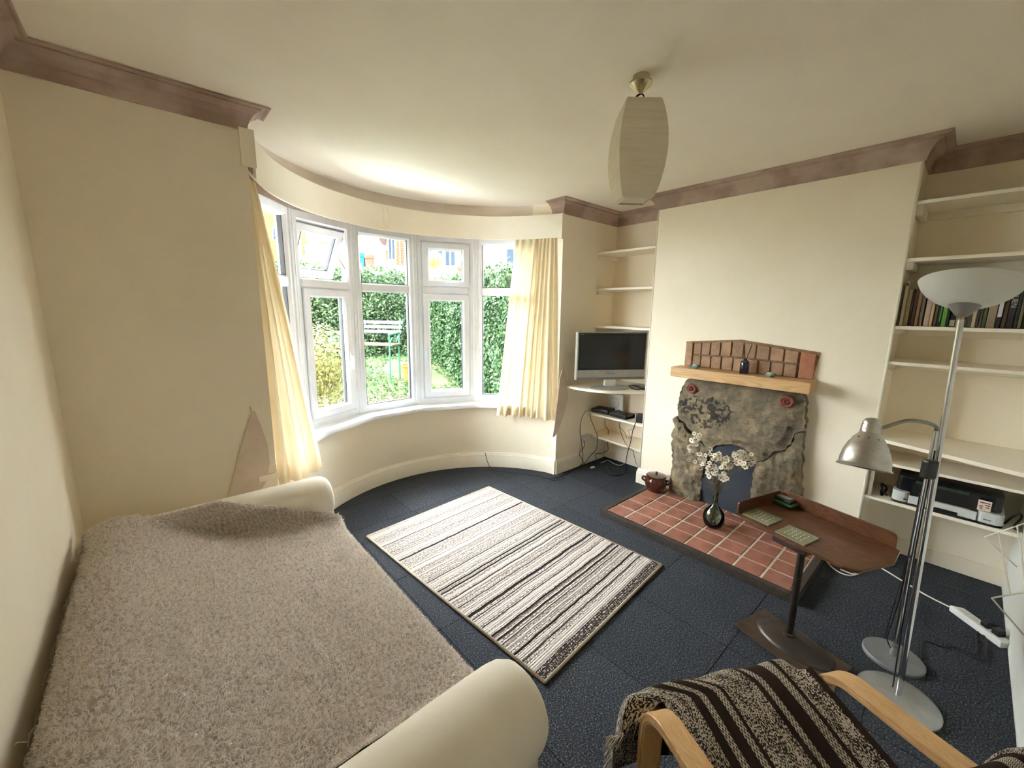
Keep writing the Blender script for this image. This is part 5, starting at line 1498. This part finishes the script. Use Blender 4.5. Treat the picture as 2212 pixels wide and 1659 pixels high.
# ================================================================== GARDEN AND STREET
fac_m = M('unseen_brick_facade', '#a5664f', '#8f5442', rough=.9, scale=14)  # unseen house front, added to block sky light from hedge and garden
MB().box(-7, XL - .16, YW + .1, YW + .32, -.4, 6.2).build('wall_unseen_facade_left', fac_m, **S)
MB().box(XA + .16, 9, YW + .1, YW + .32, -.4, 6.2).build('wall_unseen_facade_right', fac_m, **S)
MB().box(XL - .16, XA + .16, YW + .1, YW + .32, ZC + .16, 6.2).build('wall_unseen_facade_upper', fac_m, **S)
def ground_z(x, y):
    d = math.hypot(x - 1.7, y - 2.2)
    z = -.25
    for a, za, b, zb in ((1.5, -.25, 3.4, .05), (3.4, .05, 6.4, .46), (6.4, .46, 9, .6), (9, .6, 22, 3.4), (22, 3.4, 40, 4.2)):
        if d > a: z = lerp(za, zb, min(1, (d - a) / (b - a)))
    return z


rows = []
for i in range(61):
    row = []
    for j in range(61):
        x = lerp(-8, 30, i / 60); y = 3.55 + (j / 60) ** 1.6 * 30
        row.append(Vector((x, y, ground_z(x, y) + .02 * noise.noise(Vector((x * 2, y * 2, 0))))))
    rows.append(row)
gm = M('bare_soil_and_weeds', '#4b4738', '#3a4629', rough=1, scale=3, bump=.6, bscale=20, bdist=.03)
ground = MB().grid(rows).build('ground_garden', gm, None, smooth='all', kind='structure')


def leaf_cloud(name, pts, nrm, size, mat, parent, seed, spread=.6):
    r = np.random.default_rng(seed); n = len(pts)
    nn = nrm + r.normal(0, spread, (n, 3)); nn /= np.linalg.norm(nn, axis=1, keepdims=True)
    t = np.cross(nn, r.normal(0, 1, (n, 3))); t /= np.linalg.norm(t, axis=1, keepdims=True); b = np.cross(nn, t)
    L = size * r.uniform(.6, 1.25, (n, 1)); W = L * .5
    V = np.stack([pts - t * L * .5, pts + b * W * .5 + nn * L * .06, pts + t * L * .55, pts - b * W * .5 + nn * L * .06], 1).reshape(-1, 3)
    k = np.arange(n)[:, None] * 4
    return np_mesh(name, V, (k + np.array([0, 1, 2, 3])).ravel(), np.full(n, 4), mat, parent)


def leaf_mat(name, dark, mid, light, scale=9):
    t = NT(name); t.bsdf.inputs['Roughness'].default_value = .5; t.bsdf.inputs['Specular IOR Level'].default_value = .3
    g = t.n('ShaderNodeNewGeometry')
    f = t.math('ADD', t.math('MULTIPLY', g.outputs['Random Per Island'], .6), t.math('MULTIPLY', t.noise(g.outputs['Position'], scale * .2, 3), .4))
    c = t.ramp(f, [(.15, dark), (.45, mid), (.85, light)]); t.base(c)
    tr = t.n('ShaderNodeBsdfTranslucent'); t.l(c, tr.inputs['Color'])
    mx = t.n('ShaderNodeMixShader'); mx.inputs[0].default_value = .25
    t.l(t.bsdf.outputs[0], mx.inputs[1]); t.l(tr.outputs[0], mx.inputs[2]); t.l(mx.outputs[0], t.out.inputs[0])
    return t.m


privet = leaf_mat('privet_leaf', '#182b1c', '#324e30', '#5f7a53'); laurel = leaf_mat('laurel_leaf', '#15281a', '#2f4d2b', '#5f7f50')
gold = leaf_mat('yellow_green_leaf', '#474d28', '#6d7040', '#94905c'); fresh = leaf_mat('fresh_green_leaf', '#264a22', '#436a35', '#6f9356'); lime = leaf_mat('lime_leaf', '#7d9a2e', '#a6bf45', '#c9d96a')
core_m = M('dark_twig_core', '#1d2a1b', '#26331f', rough=1, scale=6, bump=.5)  # dark inner body behind the leaves


def hedge(label, a, b, depth, ztop, n, size, mat, seed):
    a, b = Vector(a), Vector(b); d = (b - a).normalized(); nn = Vector((d.y, -d.x, 0)); L = (b - a).length
    root = thing('hedge', label, 'hedge', ((a.x + b.x) / 2, (a.y + b.y) / 2, min(ground_z(a.x, a.y), ground_z(b.x, b.y))))
    rows = []
    for i in range(25):
        t = i / 24; p = a.lerp(b, t); g = ground_z(p.x, p.y) - .1; row = []
        for (o, z) in ((0, g), (.02, lerp(g, ztop, .5)), (-.05, ztop - .15), (-.2, ztop - .06), (-depth + .1, ztop - .08), (-depth, ztop - .3), (-depth, g)):
            w = noise.noise(Vector((t * 9, z * 3, seed))) * .08
            row.append(Vector((p.x, p.y, 0)) + nn * (o - .12 + w) + Vector((0, 0, z + w * .5)))
        rows.append(row)
    MB().grid(rows).build('core', core_m, root, smooth='all')
    r = np.random.default_rng(seed); t = r.random(n); s = r.random(n)
    top = s > .86
    gz = np.array([ground_z(*(a.lerp(b, q))[:2]) for q in t])
    z = np.where(top, ztop, gz + (ztop - gz) * (s / .86)); off = np.where(top, -r.random(n) * depth, 0)
    bul = np.array([noise.fractal(Vector((q * L * 1.3, zz * 1.3, seed)), 1, 2, 3) * .14 for q, zz in zip(t, z)])
    off = off + np.where(top, 0, bul) + r.normal(0, .05, n); z = z + np.where(top, bul * .8, 0) + r.normal(0, .03, n)
    P = np.outer(1 - t, np.array(a[:2])) + np.outer(t, np.array(b[:2])) + np.outer(off, np.array(nn[:2]))
    pts = np.column_stack([P, z]); N = np.where(top[:, None], np.array([0, 0, 1.0]), np.array([nn.x, nn.y, .35]))
    leaf_cloud('foliage', pts, N, size, mat, root, seed)


hedge('long clipped privet hedge behind the garden bench', (-1.5, 10.2, 0), (4.75, 8.75, 0), 1.0, 2.45, 26000, .075, privet, 2)
hedge('tall glossy laurel hedge running along the side of the garden', (4.85, 8.3, 0), (3.75, 4.3, 0), .9, 2.2, 24000, .07, laurel, 5)


rw = np.random.default_rng(77); nw = 9000
wx_ = rw.uniform(.4, 6.0, nw); wy_ = rw.uniform(3.9, 9.0, nw)
keep = np.array([noise.noise(Vector((a * .9, b * .9, 4))) > -.12 for a, b in zip(wx_, wy_)])
wp = np.array([(a, b, ground_z(a, b) + .03) for a, b in zip(wx_[keep], wy_[keep])])
leaf_cloud('ground_weeds', wp, np.tile([0, 0, 1.0], (len(wp), 1)), .07, fresh, ground, 78, 1.0)


def bush(name, label, c, rx, rz_, n, size, mat, seed, cat='shrub'):
    c = Vector(c); root = thing(name, label, cat, (c.x, c.y, ground_z(c.x, c.y)))
    r = np.random.default_rng(seed); v = r.normal(0, 1, (n, 3)); v /= np.linalg.norm(v, axis=1, keepdims=True); rad = r.random((n, 1)) ** .35
    pts = np.array(c) + v * rad * np.array([rx, rx, rz_]); pts[:, 2] = np.maximum(pts[:, 2], ground_z(c.x, c.y) + .02)
    leaf_cloud('foliage', pts, v, size, mat, root, seed, .9)
    st = MB(); rr = random.Random(seed); g = Vector((c.x, c.y, ground_z(c.x, c.y)))
    for k in range(9):
        e = c + Vector((rr.uniform(-.7, .7) * rx, rr.uniform(-.7, .7) * rx, rr.uniform(0, .8) * rz_)); st.tube([g, g.lerp(e, .5) + Vector((0, 0, .05)), e], .008, 5)
    st.build('stems', stem_m, root)


def gpos(px, d, dz): q = atd(px, 800, d); return (q.x, q.y, ground_z(q.x, q.y) + dz)


bush('shrub', 'straggly yellow-green shrub in front of the garden bench', gpos(690, 5.6, .62), .50, .72, 5200, .05, gold, 11)
bush('shrub', 'tall feathery yellow-green shrub by the front bed', gpos(672, 4.55, .28), .36, .42, 2400, .045, gold, 12)
bush('low_plant', 'bright green leafy clump under the middle window', gpos(862, 4.45, .22), .36, .36, 1500, .085, fresh, 13, 'plant')
bush('low_plant', 'sprawling green plant below the bench', gpos(812, 4.2, .10), .20, .24, 700, .09, fresh, 14, 'plant')
bush('low_plant', 'pale green herb clump near the plank', gpos(745, 5.0, .14), .24, .24, 800, .05, fresh, 15, 'plant')
bush('low_plant', 'light green weeds at the foot of the laurel hedge', gpos(955, 4.9, .10), .34, .26, 1300, .05, fresh, 16, 'plant')
bush('low_plant', 'grey dry weeds in front of the bench legs', gpos(815, 6.0, .06), .7, .16, 1800, .04, leaf_mat('dry_weed_leaf', '#56523f', '#6f6a55', '#8d8872'), 17, 'plant')
bush('round_bush', 'lime ball-shaped bush outside the far bay window', atd(938, 562, 18), .42, .42, 2200, .06, lime, 18)
bush('round_bush', 'yellow-green bush by the far white house', atd(1118, 600, 12.6), .34, .30, 1500, .06, lime, 19)
bush('round_bush', 'bushy green shrub across the street beyond the privet', atd(690, 580, 13), 1.0, .45, 2500, .07, lime, 20)

# plank bench-end / stepping board and pot in the garden
q = atd(735, 842, 5.4); MB().box(q.x - .3, q.x + .35, q.y - .1, q.y + .1, ground_z(q.x, q.y) + .05, ground_z(q.x, q.y) + .10).build('timber_board', M('weathered_board', '#7d6a55', '#6b5947', rough=.9), None, bevel=.004, label='weathered timber board lying in the front bed', cat='board')
q = atd(882, 775, 7.6); gz = ground_z(q.x, q.y)
MB().lathe([(.09, 0), (.12, .26), (.135, .26), (.135, .30), (.115, .30), (.11, .25), (.001, .24)], (q.x, q.y, gz), 24).build('garden_pot', M('orange_terracotta', '#a3642f', '#965a29', rough=.8), None, smooth=40, label='orange terracotta pot beside the bench', cat='plant pot')

# slatted bench
b0 = atd(727, 742, 7.55); b1 = atd(858, 742, 7.35); bd = (b1 - b0); bd.z = 0; BL = bd.length; bd.normalize(); bn = Vector((bd.y, -bd.x, 0))
gz = ground_z((b0.x + b1.x) / 2, (b0.y + b1.y) / 2); sz = b0.z + .0
bench = thing('garden_bench', 'slatted garden bench with green iron ends before the hedge', 'bench', ((b0 + b1) / 2).to_tuple()[:2] + (gz,))
lil = M('faded_lilac_slat', '#5d566b', '#524b60', spec=.1, rough=.8); tan_ = M('faded_seat_slat', '#6a5648', '#5d4b3e', spec=.1, rough=.8); grn = M('green_iron', '#2c7257', '#25654c', rough=.5)
for k in range(3):
    z = sz + .20 + .085 * k
    MB().obox(Vector((b0.x, b0.y, z)) - bn * (.04 * k) - bn * .2, bd * BL, bn * .02, (0, 0, .06)).build('back_slat', lil, bench, bevel=.003)
for k in range(4):
    MB().obox(Vector((b0.x, b0.y, sz)) - bn * (.16 - .10 * k), bd * BL, bn * .08, (0, 0, .025)).build('seat_slat', tan_, bench, bevel=.003)
for s in (.03, BL - .05):
    e = Vector((b0.x, b0.y, 0)) + bd * s; m = MB()
    m.tube([e - bn * .17 + Vector((0, 0, gz)), e - bn * .17 + Vector((0, 0, sz)), e - bn * .28 + Vector((0, 0, sz + .46))], .016, 8)
    m.tube([e + bn * .22 + Vector((0, 0, gz)), e + bn * .2 + Vector((0, 0, sz)), e + bn * .2 + Vector((0, 0, sz + .2))], .016, 8)
    m.tube([e + bn * .22 + Vector((0, 0, sz + .2)), e - bn * .2 + Vector((0, 0, sz + .22))], .018, 8)
    m.tube(smooth_path([e + bn * .2 + Vector((0, 0, sz + .02)), e + bn * .08 + Vector((0, 0, sz + .14)), e - bn * .05 + Vector((0, 0, sz + .05)), e - bn * .15 + Vector((0, 0, sz + .16))], 5), .011, 8)
    m.tube([e - bn * .17 + Vector((0, 0, sz - .02)), e + bn * .2 + Vector((0, 0, sz - .02))], .014, 8)
    m.build('iron_end', grn, bench)
MB().tube([Vector((b0.x, b0.y, gz + .16)) + bd * .03, Vector((b0.x, b0.y, gz + .16)) + bd * (BL - .05)], .009, 6).build('tie_rod', grn, bench)

# houses across the street, in a frame facing the garden
HD = 24.0; HRZ = -YAW


def hpt(px, py):                      # where the line of sight meets the street frontage, a vertical plane
    d = Vector(ray(px, py)); return Vector((0, 0, CAM_H)) + d * (HD / Vector((AX_F[0], AX_F[1], 0)).normalized().dot(d))


cream_r = M('cream_render', '#8f8168', '#84765e', spec=0, rough=.9, scale=2); white_r = M('white_render', '#d5d5d0', '#c9c9c4', rough=.9, scale=2); orange_r = M('orange_render', '#8a5a36', '#7c4e2e', spec=0, rough=.9, scale=2)
roof_m = M('brown_roof_tiles', '#3a302b', '#322924', spec=0, rough=.9, scale=6, stretch=(1, 1, 4)); hpane = M('far_dark_pane', '#2c343c', '#252d35', spec=0, rough=.6); hframe = M('far_white_frame', '#f0f0ee', rough=.5); hblind = M('pale_slat_blind', '#4f5956', '#48524f', spec=0, rough=.7); hbrick = M('street_red_brick', '#8f4a3a', '#7c3c2e', spec=0, rough=.9, scale=30)
HU = Vector((AX_R[0], AX_R[1], 0)).normalized(); HN = Vector((-AX_F[0], -AX_F[1], 0)).normalized()


def slab(px0, py0, px1, py1, proud, depth, name, mat, parent):
    a, b = hpt(px0, py1), hpt(px1, py1); t = hpt(px0, py0)
    w = (b - a).dot(HU); h = t.z - a.z
    return MB().obox(a + HN * (proud - depth), HU * w, HN * depth, (0, 0, h)).build(name, mat, parent)


def hwin(px0, py0, px1, py1, parent, lights=2, blind=False, proud=.08):
    f = slab(px0, py0, px1, py1, proud, .1, 'window', hframe, parent)
    for k in range(lights):
        w = (px1 - px0) / lights
        slab(px0 + w * k + w * .12, py0 + 2, px0 + w * (k + 1) - w * .12, py1 - 2, proud + .02, .03, 'pane', hblind if blind else hpane, f)
    return f


def wall_bricks(px0, py0, px1, py1, parent, proud=.06, rows_=6, cols=2):
    for r in range(rows_):
        for c in range(cols):
            off = .5 * (r % 2); w = (px1 - px0) / cols; h = (py1 - py0) / rows_
            a = max(px0, px0 + (c - off) * w + .25); b = min(px1, px0 + (c + 1 - off) * w - .25)
            if b > a: slab(a, py0 + r * h + .3, b, py0 + (r + 1) * h - .3, proud, .05, 'brick', hbrick, parent)


def house(label, px0, py0, px1, py1, depth, mat):
    a = hpt((px0 + px1) / 2, py1)
    root = thing('house', label, 'house', a, 0)
    slab(px0, py0, px1, py1, 0, depth, 'wall', mat, root); return root


h1 = house('orange and cream house across the street with a blinded bay window', 540, 395, 762, 640, 6, cream_r)
slab(575, 395, 612, 560, .06, .1, 'render_panel', orange_r, h1); slab(654, 470, 666, 560, .05, .1, 'render_panel', orange_r, h1)
hwin(592, 492, 606, 520, h1, 1); hwin(586, 440, 602, 462, h1, 1)
hwin(672, 480, 735, 526, h1, 4, True, .5); slab(669, 530, 738, 572, .45, .5, 'bay_wall', cream_r, h1)
wall_bricks(656, 533, 672, 560, h1, .1, 9, 3); wall_bricks(733, 515, 757, 566, h1, .5, 14, 4)
h2 = house('cream gabled house with a brown lean-to roof and brick corner', 776, 400, 892, 640, 6, cream_r)
MB().prism([hpt(812, 500) + HN * .3, hpt(840, 500) + HN * .3, hpt(838, 533) + HN * .3, hpt(830, 530) + HN * .3], HN * .08).build('roof', roof_m, h2)
MB().prism([hpt(806, 549) + HN * .3, hpt(838, 533) + HN * .3, hpt(838, 536) + HN * .3, hpt(808, 553) + HN * .3], HN * .1).build('verge', M('grey_verge', '#9b948c', rough=.9), h2)
hwin(841, 508, 855, 562, h2, 2); wall_bricks(856, 510, 880, 572, h2, .06, 16, 4); wall_bricks(834, 541, 839, 562, h2, .06, 7, 1)
slab(866, 506, 867.5, 572, .2, .06, 'drainpipe', M('grey_pipe', '#7d7a80', rough=.5), h2)
h3 = house('white house with a tall dark-paned bay window', 905, 400, 1012, 660, 6, white_r)
hwin(928, 530, 948, 580, h3, 1, False, .3); hwin(945, 530, 962, 576, h3, 1, False, .6); hwin(964, 530, 986, 577, h3, 2, False, .4)
slab(926, 580, 990, 620, .35, .4, 'bay_wall', cream_r, h3); wall_bricks(988, 574, 1000, 596, h3, .06, 8, 3)
h4 = house('bright white house with slatted blinds in its windows', 1030, 400, 1200, 660, 6, white_r)
hwin(1046, 535, 1060, 580, h4, 1, True); hwin(1068, 538, 1086, 580, h4, 1, True, .12); hwin(1092, 536, 1112, 582, h4, 1, False, .05)
slab(1042, 583, 1115, 640, .3, .4, 'bay_wall', cream_r, h4)
for lab, p0, p1, m_ in (('blue wheelie bin across the street', (780, 549), (793, 568), M('blue_bin_plastic', '#134f80', '#114870', spec=.1, rough=.7)), ('red-brown wheelie bin beside the blue one', (795, 552), (809, 570), M('red_brown_bin', '#6a3a30', '#5f332a', spec=.1, rough=.7))):
    a = atd(p0[0], p1[1], 20); b = atd(p1[0], p1[1], 20); t_ = atd(p0[0], p0[1], 20); a.z = b.z = ground_z(a.x, a.y) + .01
    root = thing('wheelie_bin', lab, 'bin', a); w = (b - a).dot(HU); h = t_.z - a.z
    MB().prism([a + HU * (w * .06), a + HU * (w * .94), a + HU * w + Vector((0, 0, h * .86)), a + Vector((0, 0, h * .86))], HN * .4).build('body', m_, root)
    MB().obox(a + HU * -.02 - HN * .02 + Vector((0, 0, h * .86)), HU * (w + .04), HN * .46, (0, 0, h * .14)).build('lid', m_, root, bevel=.02)
    MB().obox(a + HU * (w * .35) + HN * .401 + Vector((0, 0, h * .35)), HU * (w * .3), HN * .01, (0, 0, h * .3)).build('number_patch', hframe, root)
# pale garden wall along the pavement and a covered car-shaped sheet
a = atd(780, 590, 17); b = atd(1130, 615, 15)
MB().obox(a - Vector((0, 0, .8)), (b - a), Vector((.1, .15, 0)), (0, 0, .95)).build('street_wall', M('buff_street_wall', '#dfc09a', '#cf9f80', rough=.9, scale=5), None, label='low buff front-garden wall across the street', cat='wall')
q = atd(1083, 610, 13.5)
MB().prism([q - HU * .18 + Vector((0, 0, -.2)), q + HU * .28 + Vector((0, 0, -.2)), q + HU * .30 + Vector((0, 0, .42)), q + HU * .12 + Vector((0, 0, .44)), q - HU * .05 + Vector((0, 0, .3))], HN * .3).build('pale_sheet_cover', M('pale_blue_sheet', '#bcc9d6', '#aebccb', rough=.7), None, bevel=.05, label='pale blue sheeted shape beyond the laurel hedge', cat='cover')
